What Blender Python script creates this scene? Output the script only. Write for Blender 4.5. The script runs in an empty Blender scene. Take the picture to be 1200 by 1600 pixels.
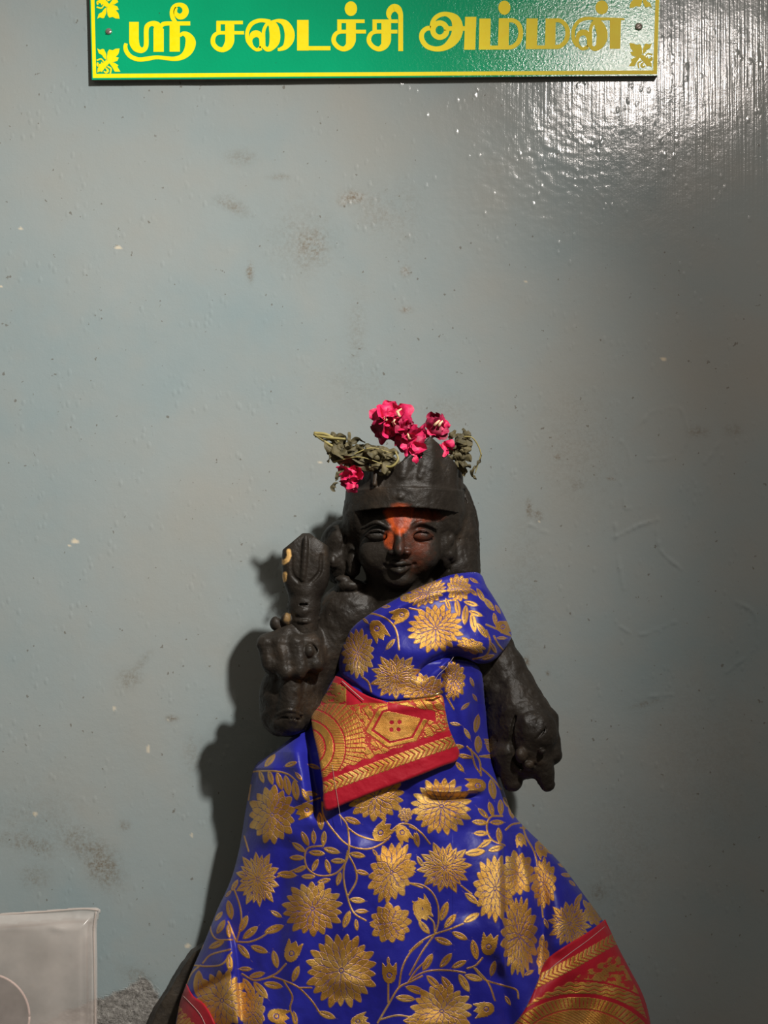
import bpy, math, random
import numpy as np
from mathutils import Vector
random.seed(7); rng = np.random.default_rng(7)
PI = math.pi
# ------------------------------------------------------------------ scale: 1 unit of sheet = S metres on the wall
S = 0.0007; DC = 1857.0; FLOOR = 1750.0; OFF = 0.0   # OFF: how far the statue stands clear of the wall
def W3(x, y, d):
    """sheet coordinates (x right, y down, d out of the wall) to metres; the wall is the plane y = 0"""
    x = np.asarray(x, float); y = np.asarray(y, float); d = np.asarray(d, float)+OFF
    k = (DC - d)/DC
    X = (x-600)*S*k; Z = (800-y)*S*k + (FLOOR-800)*S; Y = -d*S
    return np.stack(np.broadcast_arrays(X, Y, Z), -1)
def P3(x, y, d): return Vector(W3(x, y, d).tolist())
# ------------------------------------------------------------------ camera
sc = bpy.context.scene; C = sc.collection
cam = bpy.data.cameras.new('camera'); camo = bpy.data.objects.new('camera', cam); C.objects.link(camo)
camo.location = (0, -DC*S, (FLOOR-800)*S); camo.rotation_euler = (PI/2, 0, 0)
cam.sensor_fit = 'VERTICAL'; cam.sensor_height = 32; cam.lens = 32*DC/1600; cam.clip_start = 0.01
sc.camera = camo
# ------------------------------------------------------------------ world, lamps, exposure
w = bpy.data.worlds.new('world'); sc.world = w; w.use_nodes = True
w.node_tree.nodes['Background'].inputs[0].default_value = (0.95, 0.82, 0.66, 1)
w.node_tree.nodes['Background'].inputs[1].default_value = 0.15
def aim(o, tgt): o.rotation_euler = (Vector(tgt)-o.location).to_track_quat('-Z', 'Y').to_euler()
ZC = (FLOOR-800)*S
def spot(name, loc, tgt, energy, col, size, ang, blend):
    l = bpy.data.lights.new(name, 'SPOT'); l.energy = energy; l.color = col; l.shadow_soft_size = size
    l.spot_size = math.radians(ang); l.spot_blend = blend
    o = bpy.data.objects.new(name, l); C.objects.link(o); o.location = loc; aim(o, tgt); return o
def area(name, loc, tgt, energy, col, sx, sy):
    l = bpy.data.lights.new(name, 'AREA'); l.shape = 'RECTANGLE'; l.size = sx; l.size_y = sy; l.energy = energy; l.color = col
    o = bpy.data.objects.new(name, l); C.objects.link(o); o.location = loc; aim(o, tgt); return o
def at(px, py, d): return ((px-600)*S, -d*S, (FLOOR-py)*S)
spot('hall_lamp', at(1360, -720, 1850), at(-500, 1230, 0), 186, (1.0, 0.97, 0.91), 0.03, 62, 1.0)
area('tube_lamp', at(1385, -570, 1830), at(990, 120, 0), 6.0, (1.0, 0.90, 0.84), 0.11, 0.10)
area('warm_glint_light', (-0.45, -0.7, ZC-0.75), (0, 0, ZC-0.4), 3.0, (1.0, 0.42, 0.14), 0.12, 0.12)  # added warm light low on the left, gives the gold print orange glints
vs = sc.view_settings; vs.view_transform = 'Standard'; vs.look = 'None'; vs.exposure = 0.0; vs.gamma = 1; vs.use_curve_mapping = False
# ------------------------------------------------------------------ object helpers
def tag(o, label=None, cat=None, group=None, kind=None):
    if label: o['label'] = label
    if cat: o['category'] = cat
    if group: o['group'] = group
    if kind: o['kind'] = kind
    return o
def empty(name, loc, label=None, cat=None, group=None):
    o = bpy.data.objects.new(name, None); C.objects.link(o); o.location = loc; o.empty_display_size = 0.02
    return tag(o, label, cat, group)
def mk(name, V, F, mat, parent=None, smooth=True, attr=None, world=True):
    """one mesh object from arrays; V in metres, F an (n,3) or (n,4) array or a list of faces"""
    V = np.asarray(V, float).reshape(-1, 3)
    off = np.array(parent.matrix_world.translation if parent is None else root_loc(parent)) if parent else np.zeros(3)
    V = V - off
    me = bpy.data.meshes.new(name)
    if isinstance(F, np.ndarray):
        n, k = F.shape
        me.vertices.add(len(V)); me.vertices.foreach_set('co', V.astype(np.float32).ravel())
        me.loops.add(n*k); me.loops.foreach_set('vertex_index', F.astype(np.int32).ravel())
        me.polygons.add(n); me.polygons.foreach_set('loop_start', np.arange(0, n*k, k, dtype=np.int32))
        me.update(calc_edges=True)
    else:
        me.from_pydata(V.tolist(), [], F); me.update()
    if smooth: me.polygons.foreach_set('use_smooth', np.ones(len(me.polygons), bool))
    if attr is not None:
        for an, arr in attr.items():
            a = me.color_attributes.new(an, 'FLOAT_COLOR', 'POINT')
            full = np.ones((len(V), 4), np.float32); arr = np.asarray(arr, np.float32)
            full[:, :arr.shape[1]] = arr
            a.data.foreach_set('color', full.ravel())
    me.materials.append(mat)
    me.validate()
    o = bpy.data.objects.new(name, me); C.objects.link(o)
    if parent: o.parent = parent
    return o
def root_loc(p):
    v = Vector((0, 0, 0))
    while p: v += p.location; p = p.parent
    return v
def join(parts):
    Vs, Fs, n = [], [], 0
    for V, F in parts:
        Vs.append(np.asarray(V).reshape(-1, 3)); Fs += [tuple(int(i)+n for i in f) for f in F]; n += len(Vs[-1])
    return np.concatenate(Vs), Fs
def smoothline(pts, n=6):
    """Catmull-Rom through rows of any width"""
    P = np.asarray(pts, float)
    if len(P) < 3: return P
    Q = np.vstack([2*P[0]-P[1], P, 2*P[-1]-P[-2]]); out = []
    for i in range(1, len(Q)-2):
        p0, p1, p2, p3 = Q[i-1], Q[i], Q[i+1], Q[i+2]
        for t in np.linspace(0, 1, n, endpoint=False):
            out.append(.5*((2*p1)+(-p0+p2)*t+(2*p0-5*p1+4*p2-p3)*t*t+(-p0+3*p1-3*p2+p3)*t**3))
    out.append(P[-1]); return np.array(out)
def tube(pts, rad, k=8):
    """tube in metres along points in metres; rad number or list"""
    P = np.asarray(pts, float); n = len(P); R = np.full(n, rad) if np.isscalar(rad) else np.asarray(rad, float)
    T = np.gradient(P, axis=0); T /= np.linalg.norm(T, axis=1)[:, None]+1e-12
    ref = np.array([0.13, 0.9, 0.41]); V = []
    for i in range(n):
        a = np.cross(T[i], ref); a /= np.linalg.norm(a)+1e-12; b = np.cross(T[i], a)
        for j in range(k):
            t = 2*PI*j/k; V.append(P[i]+R[i]*(math.cos(t)*a+math.sin(t)*b))
    F = [(i*k+j, i*k+(j+1) % k, (i+1)*k+(j+1) % k, (i+1)*k+j) for i in range(n-1) for j in range(k)]
    F += [tuple(range(k))[::-1], tuple((n-1)*k+j for j in range(k))]
    return np.array(V), F
# ------------------------------------------------------------------ noise in numpy
_L = rng.random((32, 32, 32)).astype(np.float32)
def vnoise(x, y, z=0.0):
    x, y, z = np.broadcast_arrays(np.asarray(x, float), y, z)
    xi, yi, zi = np.floor(x).astype(int), np.floor(y).astype(int), np.floor(z).astype(int)
    fx, fy, fz = x-xi, y-yi, z-zi
    fx, fy, fz = [f*f*(3-2*f) for f in (fx, fy, fz)]
    def g(a, b, c): return _L[(xi+a) % 32, (yi+b) % 32, (zi+c) % 32]
    r = 0
    for a in (0, 1):
        for b in (0, 1):
            for c in (0, 1):
                r = r + g(a, b, c)*(fx if a else 1-fx)*(fy if b else 1-fy)*(fz if c else 1-fz)
    return r*2-1
def fbm(x, y, z=0.0, o=4):
    r, a = 0, 1
    for i in range(o): r = r+a*vnoise(np.asarray(x)*2**i+7*i, np.asarray(y)*2**i+3*i, np.asarray(z)*2**i+5*i); a *= .5
    return r/1.9
def sst(a, b, x):
    t = np.clip((x-a)/(b-a), 0, 1); return t*t*(3-2*t)
# ------------------------------------------------------------------ material helper
class M:
    def __init__(s, name, base=(.5, .5, .5), rough=.5, metal=0, coat=0, spec=.5):
        s.m = bpy.data.materials.new(name); s.m.use_nodes = True; s.t = s.m.node_tree; s.b = s.t.nodes['Principled BSDF']
        s.set('Base Color', (*base, 1)); s.set('Roughness', rough); s.set('Metallic', metal); s.set('Coat Weight', coat); s.set('Specular IOR Level', spec)
    def set(s, k, v): s.b.inputs[k].default_value = v
    def n(s, typ, **kw):
        nd = s.t.nodes.new(typ)
        for k, v in kw.items():
            if hasattr(nd, k): setattr(nd, k, v)
            else: nd.inputs[k.replace('_', ' ')].default_value = v
        return nd
    def l(s, a, b): s.t.links.new(a, b)
    def coord(s, scale=(1, 1, 1)):
        tc = s.n('ShaderNodeTexCoord'); mp = s.n('ShaderNodeMapping'); mp.inputs['Scale'].default_value = scale
        s.l(tc.outputs['Object'], mp.inputs[0]); return mp.outputs[0]
    def noise(s, vec, scale, detail=4, rough=.55):
        nd = s.n('ShaderNodeTexNoise', Scale=scale, Detail=detail, Roughness=rough); s.l(vec, nd.inputs['Vector']); return nd.outputs['Fac']
    def ramp(s, f, stops):
        r = s.n('ShaderNodeValToRGB'); e = r.color_ramp.elements
        while len(e) < len(stops): e.new(.5)
        for i, (p, c) in enumerate(stops): e[i].position = p; e[i].color = (*c, 1) if len(c) == 3 else c
        s.l(f, r.inputs[0]); return r.outputs[0]
    def math(s, op, a, b=None, clamp=False):
        nd = s.n('ShaderNodeMath', operation=op); nd.use_clamp = clamp
        for i, v in enumerate((a, b)):
            if v is None: continue
            if isinstance(v, (int, float)): nd.inputs[i].default_value = v
            else: s.l(v, nd.inputs[i])
        return nd.outputs[0]
    def mix(s, f, a, b):
        nd = s.n('ShaderNodeMix', data_type='RGBA')
        for sock, v in ((nd.inputs[0], f), (nd.inputs[6], a), (nd.inputs[7], b)):
            if isinstance(v, (int, float)): sock.default_value = v
            elif isinstance(v, tuple): sock.default_value = (*v, 1)
            else: s.l(v, sock)
        return nd.outputs[2]
    def fmix(s, f, a, b):
        nd = s.n('ShaderNodeMix', data_type='FLOAT')
        for sock, v in ((nd.inputs[0], f), (nd.inputs[2], a), (nd.inputs[3], b)):
            if isinstance(v, (int, float)): sock.default_value = v
            else: s.l(v, sock)
        return nd.outputs[0]
    def attr(s, name='paint'):
        a = s.n('ShaderNodeAttribute', attribute_name=name); sp = s.n('ShaderNodeSeparateColor'); s.l(a.outputs['Color'], sp.inputs[0]); return sp.outputs
    def bump(s, h, dist, strength=1.0, prev=None):
        b = s.n('ShaderNodeBump', Distance=dist, Strength=strength); s.l(h, b.inputs['Height'])
        if prev is not None: s.l(prev, b.inputs['Normal'])
        s.l(b.outputs[0], s.b.inputs['Normal']); return b.outputs[0]
    def to(s, sock, key): s.l(sock, s.b.inputs[key])
# ------------------------------------------------------------------ materials
def wall_mat():
    m = M('enamel_wall_paint', rough=.14, spec=.5)
    c = m.coord(); R = m.attr()                       # R: brown dirt, G: bare rough plaster, B: pale chips
    cv = m.coord((1, 1, .12))
    big = m.noise(c, 3.2, 4); mid = m.noise(c, 14, 5); fine = m.noise(c, 420, 3)
    base = m.ramp(big, [(.35, (.245, .305, .318)), (.52, (.285, .322, .322)), (.68, (.305, .315, .295))])
    base = m.mix(m.math('MULTIPLY', m.ramp(mid, [(.45, (0, 0, 0)), (.75, (1, 1, 1))]), .35), base, (.32, .31, .28))
    speck = m.ramp(m.noise(c, 150, 2), [(.722, (0, 0, 0)), (.745, (1, 1, 1))])
    base = m.mix(m.math('MULTIPLY', speck, .6), base, (.10, .08, .055))
    dirtn = m.ramp(m.noise(c, 330, 5, .7), [(.40, (0, 0, 0)), (.62, (1, 1, 1))])
    base = m.mix(m.math('MULTIPLY', R[0], m.math('ADD', m.math('MULTIPLY', dirtn, 1.0), .22), True), base, (.13, .095, .055))
    base = m.mix(R[2], base, (.62, .55, .42))
    plas = m.ramp(m.noise(c, 260, 5, .7), [(.3, (.13, .12, .11)), (.6, (.40, .38, .35)), (.75, (.55, .53, .5))])
    base = m.mix(R[1], base, plas)
    m.to(base, 'Base Color')
    m.to(m.fmix(R[1], m.fmix(R[0], m.math('ADD', m.math('MULTIPLY', mid, .10), .09), .6), .75), 'Roughness')
    # vertical brush strokes on the upper right, orange-peel and blisters elsewhere
    tc = m.n('ShaderNodeTexCoord'); sp = m.n('ShaderNodeSeparateXYZ'); m.l(tc.outputs['Object'], sp.inputs[0])
    br = m.n('ShaderNodeMapRange'); br.inputs[1].default_value = .08; br.inputs[2].default_value = .30; m.l(sp.outputs[0], br.inputs[0])
    bz = m.n('ShaderNodeMapRange'); bz.inputs[1].default_value = .85; bz.inputs[2].default_value = 1.1; m.l(sp.outputs[2], bz.inputs[0])
    bm = m.math('ADD', m.math('MULTIPLY', br.outputs[0], bz.outputs[0]), .03, True)
    brush = m.noise(m.coord((1, 1, .012)), 420, 2, .6)
    n1 = m.bump(m.noise(c, 75, 5, .6), .0011, .26)
    n2 = m.bump(m.math('MULTIPLY', brush, bm), .00036, 1.0, n1)
    bl = m.n('ShaderNodeTexVoronoi', Scale=120.0); m.l(m.coord((1, 1, .6)), bl.inputs['Vector'])
    blm = m.math('MULTIPLY', m.ramp(bl.outputs['Distance'], [(0, (1, 1, 1)), (.33, (0, 0, 0))]), m.ramp(m.noise(c, 22, 2), [(.5, (0, 0, 0)), (.6, (1, 1, 1))]))
    n3 = m.bump(blm, .0006, .6, n2)
    n4 = m.bump(m.math('MULTIPLY', m.noise(c, 300, 5, .75), R[1]), .004, 1.0, n3)
    m.bump(fine, .00015, .5, n4)
    return m.m
def cloth_mat(name, base, base2, rough=.5):
    m = M(name); R = m.attr(); c = m.coord()
    wv = m.noise(c, 2600, 2); sp = m.noise(c, 1500, 2, .8)
    mott = m.noise(c, 18, 3)
    col = m.mix(m.ramp(mott, [(.3, (0, 0, 0)), (.7, (1, 1, 1))]), base, base2)
    g = m.ramp(m.noise(c, 30, 4), [(.3, (.52, .24, .035)), (.5, (.72, .38, .07)), (.72, (.92, .58, .17))])
    g = m.mix(m.ramp(sp, [(.56, (0, 0, 0)), (.72, (.6, .6, .6))]), g, (.30, .15, .03))
    m.to(m.mix(R[0], col, g), 'Base Color')
    m.to(m.math('MULTIPLY', R[0], .75), 'Metallic')
    m.to(m.fmix(R[0], rough, m.math('ADD', m.math('MULTIPLY', sp, .25), .20)), 'Roughness')
    m.set('Sheen Weight', .05); m.set('Specular IOR Level', .35)
    n1 = m.bump(R[0], .0002, .5)
    n2 = m.bump(m.noise(c, 110, 3), .0016, .35, n1)
    n3 = m.bump(m.math('MULTIPLY', sp, R[0]), .0006, .8, n2)
    m.bump(wv, .00012, .5, n3)
    return m.m
def stone_mat():
    m = M('oiled_black_stone', rough=.5, spec=.28); R = m.attr(); c = m.coord()
    a = m.noise(c, 28, 6, .65); b = m.noise(c, 170, 4, .7)
    col = m.ramp(a, [(.3, (.011, .0085, .0065)), (.55, (.021, .0165, .0125)), (.78, (.044, .029, .018))])
    dust = m.ramp(m.noise(c, 420, 2), [(.70, (0, 0, 0)), (.78, (1, 1, 1))])
    col = m.mix(m.math('MULTIPLY', dust, .35), col, (.16, .12, .075))
    kn = m.ramp(m.noise(c, 95, 5, .7), [(.38, (.35, .35, .35)), (.62, (1, 1, 1))])
    col = m.mix(m.math('MULTIPLY', R[0], kn, True), col, (.50, .075, .012))
    col = m.mix(m.math('MULTIPLY', R[1], kn, True), col, (.17, .028, .022))
    col = m.mix(R[2], col, (.75, .45, .16))
    m.to(col, 'Base Color')
    m.to(m.math('ADD', m.math('MULTIPLY', a, .3), .36), 'Roughness')
    n1 = m.bump(a, .004, .55); n2 = m.bump(b, .0009, .6, n1)
    return m.m
def simple(name, c1, c2, rough=.5, scale=60, bump=.0005, **kw):
    m = M(name, rough=rough, **kw); c = m.coord(); n = m.noise(c, scale, 5, .65)
    m.to(m.ramp(n, [(.35, c1), (.65, c2)]), 'Base Color'); m.bump(n, bump, .6); return m.m
MW = wall_mat(); MST = stone_mat()
MBLUE = cloth_mat('blue_brocade', (.009, .008, .20), (.02, .022, .31), .42)
MRED = cloth_mat('red_brocade', (.34, .004, .018), (.42, .007, .022), .5)
MFLOOR = simple('dark_floor_stone', (.08, .075, .07), (.14, .13, .12), .6, 12, .002)
MBASE = simple('dark_base_stone', (.018, .015, .012), (.05, .038, .026), .6, 40, .004)
def sign_mat(name, c1, c2, rough):
    m = M(name, rough=rough, spec=.5); c = m.coord(); n = m.noise(c, 9, 4)
    m.to(m.mix(m.ramp(m.noise(c, 190, 3), [(.74, (0, 0, 0)), (.78, (.7, .7, .7))]), m.ramp(n, [(.3, c1), (.7, c2)]), (.02, .10, .05)), 'Base Color')
    m.bump(m.noise(c, 300, 4, .65), .0005, .5); return m.m
MGREEN = sign_mat('green_sign_print', (.0, .34, .15), (.0, .40, .18), .13)
MYEL = simple('yellow_sign_print', (1.0, .78, .0), (1.0, .84, .01), .4, 120, .0002, spec=.2)
MEDGE = simple('brown_board_edge', (.10, .065, .045), (.16, .11, .08), .55, 90)
MSTEEL = simple('screw_steel', (.45, .40, .36), (.6, .55, .5), .35, 200, .0002, metal=.8)
MPINK = simple('dried_pink_petal', (.60, .006, .065), (.80, .03, .15), .55, 120, .0015)
MPINKD = simple('dark_pink_petal', (.20, .003, .025), (.45, .012, .08), .6, 120, .0015)
MCREAM = simple('pale_flower_heart', (.75, .50, .28), (.85, .62, .4), .6, 120)
MOLIVE = simple('dried_leaf', (.045, .038, .016), (.13, .105, .045), .7, 90, .002)
MSTEM = simple('dried_stem', (.22, .19, .06), (.34, .28, .10), .55, 90)
MGOLD = simple('gold_pin', (.9, .6, .15), (.95, .7, .25), .25, 100, metal=1.0)
MTHREAD = simple('pale_thread', (.42, .30, .28), (.5, .38, .34), .7, 100)
# ------------------------------------------------------------------ wall and floor
def seg_dist(X, Y, pts, closed=False):
    P = np.asarray(pts, float); best = np.full(X.shape, 1e9); sgn = np.ones(X.shape); bx = X.copy(); by = Y.copy()
    n = len(P) if closed else len(P)-1
    for i in range(n):
        a, b = P[i], P[(i+1) % len(P)]; dx, dy = b-a; L2 = dx*dx+dy*dy+1e-9
        t = np.clip(((X-a[0])*dx+(Y-a[1])*dy)/L2, 0, 1); qx, qy = a[0]+t*dx, a[1]+t*dy
        d = np.hypot(X-qx, Y-qy); m = d < best
        best[m] = d[m]; bx[m] = qx[m]; by[m] = qy[m]; sgn[m] = np.sign(dx*(Y-a[1])-dy*(X-a[0]))[m]
    return best, sgn, bx, by
def axis(lo, hi, st, far):
    out = []; v = lo-st; s_ = st
    while v > lo-far: out.append(v); s_ *= 1.25; v -= s_
    left = out[::-1]; out = []; v = hi+st; s_ = st
    while v < hi+far: out.append(v); s_ *= 1.25; v += s_
    return np.array(left+list(np.arange(lo, hi+.01, st))+out)
xs = axis(-20, 1220, 2.5, 1500); ys = axis(-20, 1620, 2.5, 900); ys = np.append(ys[ys < FLOOR], FLOOR)
XX, YY = np.meshgrid(xs, ys); dirt = np.zeros(XX.shape); chip = np.zeros(XX.shape); H = fbm(XX/220, YY/260, 1.3)*2.2
H = H-2.4
u_ = ((XX-820)*.8-(YY-290)*.6)/150; v_ = ((XX-820)*.6+(YY-290)*.8)/110
H += np.exp(-u_**2-v_**2)*(.55*fbm(XX/10, YY/7, 5.5, 2)+.25*np.abs(fbm(XX/5, YY/5, 1.5, 1)))*1.1
def blot(x, y, rx, ry, a, kind='d', rot=0):
    c, s = math.cos(rot), math.sin(rot); u = ((XX-x)*c+(YY-y)*s)/rx; v = (-(XX-x)*s+(YY-y)*c)/ry
    q = np.exp(-(u*u+v*v))*(1+.9*fbm(XX/9, YY/9, 4.1)); q = np.clip(q, 0, 1)*a
    if kind == 'd': np.maximum(dirt, q, out=dirt)
    else: np.maximum(chip, np.where(q > .45, np.minimum(1, q), 0), out=chip)
for b in [(552, 308, 16, 9, .9), (535, 316, 7, 5, .9), (484, 385, 26, 30, .62), (470, 372, 50, 50, .22), (365, 322, 24, 10, .45, 'd', .5), (345, 315, 12, 6, .4),
          (391, 425, 5, 13, .8), (634, 424, 7, 7, .9), (634, 484, 8, 4, .95), (590, 330, 30, 34, .25), (630, 340, 26, 60, .18), (557, 520, 14, 60, .22),
          (160, 1350, 22, 34, .75, 'd', -.5), (130, 1320, 40, 22, .5, 'd', .5), (45, 1318, 42, 14, .55, 'd', .25), (55, 1370, 22, 16, .35), (203, 1060, 16, 14, .5, 'd', -.6),
          (222, 1035, 18, 6, .4, 'd', -.9), (268, 1123, 8, 4, .95), (195, 1290, 9, 7, .4), (903, 757, 12, 9, .6), (870, 714, 6, 5, .8), (827, 795, 5, 14, .8), (840, 806, 7, 9, .6),
          (955, 748, 6, 2.5, .9), (822, 1035, 5, 8, .9), (856, 1052, 3, 3, 1), (935, 1395, 16, 14, .4), (1090, 675, 14, 8, .45), (1145, 672, 12, 8, .4), (300, 1180, 14, 30, .2),
          (905, 700, 60, 90, .16), (560, 600, 60, 40, .12), (60, 1280, 70, 60, .15), (215, 1525, 26, 12, .4, 'd', .4), (376, 246, 22, 11, .35), (436, 277, 14, 4, .5),
          (848, 1120, 5, 5, .6), (1010, 1100, 22, 4, .5, 'd', -.2), (700, 640, 40, 22, .18), (980, 1330, 60, 90, .14), (1100, 1200, 90, 160, .10), (820, 930, 30, 120, .16)]:
    blot(*b)
for b in [(185, 387, 6, 2.5, .9), (117, 846, 6, 4, .9, ), (108, 853, 3, 2, .9), (32, 357, 3, 2, .9), (1037, 561, 5, 2.6, 1), (822, 440, 3, 1.8, .9), (2, 447, 3, 2, .9),
          (500, 722, 3, 2, .9), (262, 1125, 2, 1.5, .6), (55, 1272, 4, 5, .5), (178, 1107, 4, 5, .5), (232, 1170, 3, 10, .5), (300, 1305, 3, 5, .5), (293, 1478, 5, 4, .8), (842, 815, 2, 2, .8)]:
    blot(b[0], b[1], b[2], b[3], b[4]*.999+.2, 'c')
def ridge(pts, amp, wd):
    global H
    m = (XX > min(p[0] for p in pts)-20) & (XX < max(p[0] for p in pts)+20) & (YY > min(p[1] for p in pts)-20) & (YY < max(p[1] for p in pts)+20)
    d, sg, _, _ = seg_dist(XX[m], YY[m], smoothline(pts, 4)); d = d+2.0*fbm(XX[m]/8, YY[m]/8, 8)
    H[m] += amp*np.exp(-(d/wd)**2)*np.clip(.5+1.2*fbm(XX[m]/16, YY[m]/16, 3), 0, 1)
for pts in [[(972, 690), (1000, 662), (1022, 642), (1058, 636), (1068, 650), (1076, 675), (1072, 695), (1050, 714), (1012, 718)], [(972, 690), (978, 698), (985, 725), (975, 790), (1000, 792)],
            [(962, 820), (965, 870), (975, 920)], [(1028, 800), (1030, 855), (1065, 890)], [(970, 980), (1000, 992), (1055, 972)], [(1150, 940), (1180, 960), (1180, 1010), (1135, 1050)],
            [(995, 1090), (1050, 1085)], [(960, 840), (1000, 820), (1030, 812)], [(1100, 725), (1125, 690)], [(1185, 560), (1200, 590)], [(828, 820), (855, 832)]]:
    ridge(pts, 1.3, 2.4)
pd, psg, _, _ = seg_dist(XX, YY, [(-80, 1640), (60, 1600), (150, 1560), (178, 1552), (200, 1545), (222, 1528), (242, 1540), (250, 1560), (300, 1600), (420, 1660), (900, 1700), (1500, 1720), (1800, 1730)])
plas = sst(-3, 3, pd*psg+6*fbm(XX/12, YY/12, 2)); H += plas*(fbm(XX/9, YY/7, 3)*3.0-2.5)
wallV = W3(XX, YY, np.minimum(H, 0.0)); ny, nx = XX.shape
wallV[..., 1] = -np.minimum(H, 0)*S
idx = np.arange(nx*ny).reshape(ny, nx)
Q = lambda idx: np.stack([idx[:-1, :-1], idx[1:, :-1], idx[1:, 1:], idx[:-1, 1:]], -1).reshape(-1, 4)
wo = mk('wall_back', wallV.reshape(-1, 3), Q(idx), MW, attr={'paint': np.stack([np.clip(dirt, 0, 1), plas, chip], -1).reshape(-1, 3)})
tag(wo, 'grey-blue glossy painted wall with stains and chips', kind='structure')
fx0, fx1 = (xs[0]-600)*S, (xs[-1]-600)*S
fl = mk('floor', [(fx0, -2.2, -.05), (fx1, -2.2, -.05), (fx1, .01, -.05), (fx0, .01, -.05), (fx0, -2.2, 0), (fx1, -2.2, 0), (fx1, .01, 0), (fx0, .01, 0)],
        [(0, 3, 2, 1), (4, 5, 6, 7), (0, 1, 5, 4), (1, 2, 6, 5), (2, 3, 7, 6), (3, 0, 4, 7)], MFLOOR, smooth=False)
tag(fl, 'dark stone floor under the statue', kind='structure')
# ------------------------------------------------------------------ sign board
def extr(poly, d0, d1, holes=None):
    """prism of a sheet polygon between depths d0 (back) and d1 (front)"""
    n = len(poly); x = [p[0] for p in poly]; y = [p[1] for p in poly]
    from mathutils.geometry import tessellate_polygon
    tri = tessellate_polygon([[Vector((a, b, 0)) for a, b in zip(x, y)]])
    # the prism is straight in space: sides run square to the wall, measured on the front face
    Vf = W3(x, y, d1); Vb = Vf.copy(); Vb[:, 1] = -d0*S
    F = []
    for t in tri:
        a, b, c = t; nrm = np.cross(Vf[b]-Vf[a], Vf[c]-Vf[a])[1]
        t = (a, b, c) if nrm < 0 else (a, c, b)
        F.append(t); F.append(tuple(i+n for i in t[::-1]))
    area2 = sum(x[i]*y[(i+1) % n]-x[(i+1) % n]*y[i] for i in range(n))
    for i in range(n):
        j = (i+1) % n; F.append((i, j, j+n, i+n) if area2 < 0 else (j, i, i+n, j+n))
    return np.vstack([Vf, Vb]), F
def stroke(rows, d0, d1, n=5):
    """flat ribbon with changing width along a smooth line; rows (x, y, width)"""
    R = smoothline(rows, n); P = R[:, :2]; T = np.gradient(P, axis=0); T /= np.linalg.norm(T, axis=1)[:, None]+1e-9
    N = np.stack([-T[:, 1], T[:, 0]], 1); hw = np.clip(R[:, 2], 1e-3, None)[:, None]/2
    A = P+N*hw; B = P-N*hw; k = len(P)
    V = []
    for dd in (d1, d0):
        for E in (A, B):
            v = W3(E[:, 0], E[:, 1], d1); v[:, 1] = -dd*S; V.append(v)
    V = np.vstack(V); F = []
    for i in range(k-1):
        a, b, c, e = i, i+1, k+i+1, k+i
        F += [(a, b, c, e)]
        F += [(a+2*k, e+2*k, c+2*k, b+2*k), (a, a+2*k, b+2*k, b), (e, c, c+2*k, e+2*k)]
    F += [(0, k, 3*k, 2*k), (k-1, 3*k-1, 4*k-1, 2*k-1)]
    return V, F
def ell(cx, cy, rx, ry, n=28): return [(cx+rx*math.cos(2*PI*i/n), cy+ry*math.sin(2*PI*i/n)) for i in range(n)]
SD = 10.0
sign = empty('sign_board', P3(586, 50, 0), 'green sign board with yellow lettering screwed to the wall above the statue', 'sign')
TL, TR, BR, BL = (139.5, -30), (1032.5, -34), (1027.8, 118), (143.6, 124.6)
V, F = extr([TL, TR, BR, BL], 0.5, SD-1.5); mk('backing_board', V, F, MEDGE, sign, False)['label'] = 'brown board edge'
V, F = extr([TL, TR, BR, BL], SD-1.5, SD); mk('green_panel', V, F, MGREEN, sign, False)
def lerp(a, b, t): return (a[0]+(b[0]-a[0])*t, a[1]+(b[1]-a[1])*t)
q = []
o4 = [(141.2, -28), (1031, -32), (1026.6, 115.8), (145, 121.8)]; i4 = [(147, -22), (1025, -26), (1020.6, 110), (150.2, 115.4)]
parts = []
for i in range(4):
    j = (i+1) % 4; parts.append(extr([o4[i], o4[j], i4[j], i4[i]], SD-.2, SD+.25))
mk('border_line', *join(parts), MYEL, sign, False)
def letter(z0, y0, sc_, polys, strokes):
    parts = []; k = 0
    for p in polys:
        k += 1; parts.append(extr([(z0+a/sc_, y0+b/sc_) for a, b in p], SD-.3, SD+.3+.012*k))
    for s_ in strokes:
        k += 1; parts.append(stroke([(z0+a/sc_, y0+b/sc_, c/sc_) for a, b, c in s_], SD-.3, SD+.3+.012*k))
    mk('letter', *join(parts), MYEL, sign, False)
rect = lambda a, b, c, d: [(a, b), (c, b), (c, d), (a, d)]
letter(140, 0, 6.667, [rect(412, 228, 512, 432), rect(665, 300, 772, 540), rect(833, 245, 940, 538), rect(800, 222, 1048, 266)],
       [[(462, 415, 102), (468, 455, 100), (492, 500, 84), (540, 524, 58), (576, 505, 50), (590, 455, 50), (590, 320, 50), (604, 268, 52), (650, 245, 52), (700, 262, 75), (718, 320, 106)],
        [(735, 285, 40), (765, 252, 46), (820, 243, 44)],
        [(900, 235, 34), (866, 185, 46), (858, 120, 46), (882, 68, 44), (935, 48, 42), (985, 72, 58), (1000, 120, 66), (975, 162, 66), (935, 172, 60), (900, 145, 44), (893, 112, 36), (905, 78, 30)],
        [(935, 375, 30), (975, 350, 44), (1025, 375, 74), (1052, 440, 108), (1030, 525, 94), (970, 588, 62), (890, 612, 46), (800, 607, 40), (700, 597, 40), (600, 612, 45), (510, 619, 45), (430, 590, 45), (386, 540, 45), (372, 490, 42), (380, 452, 34)]])
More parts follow.
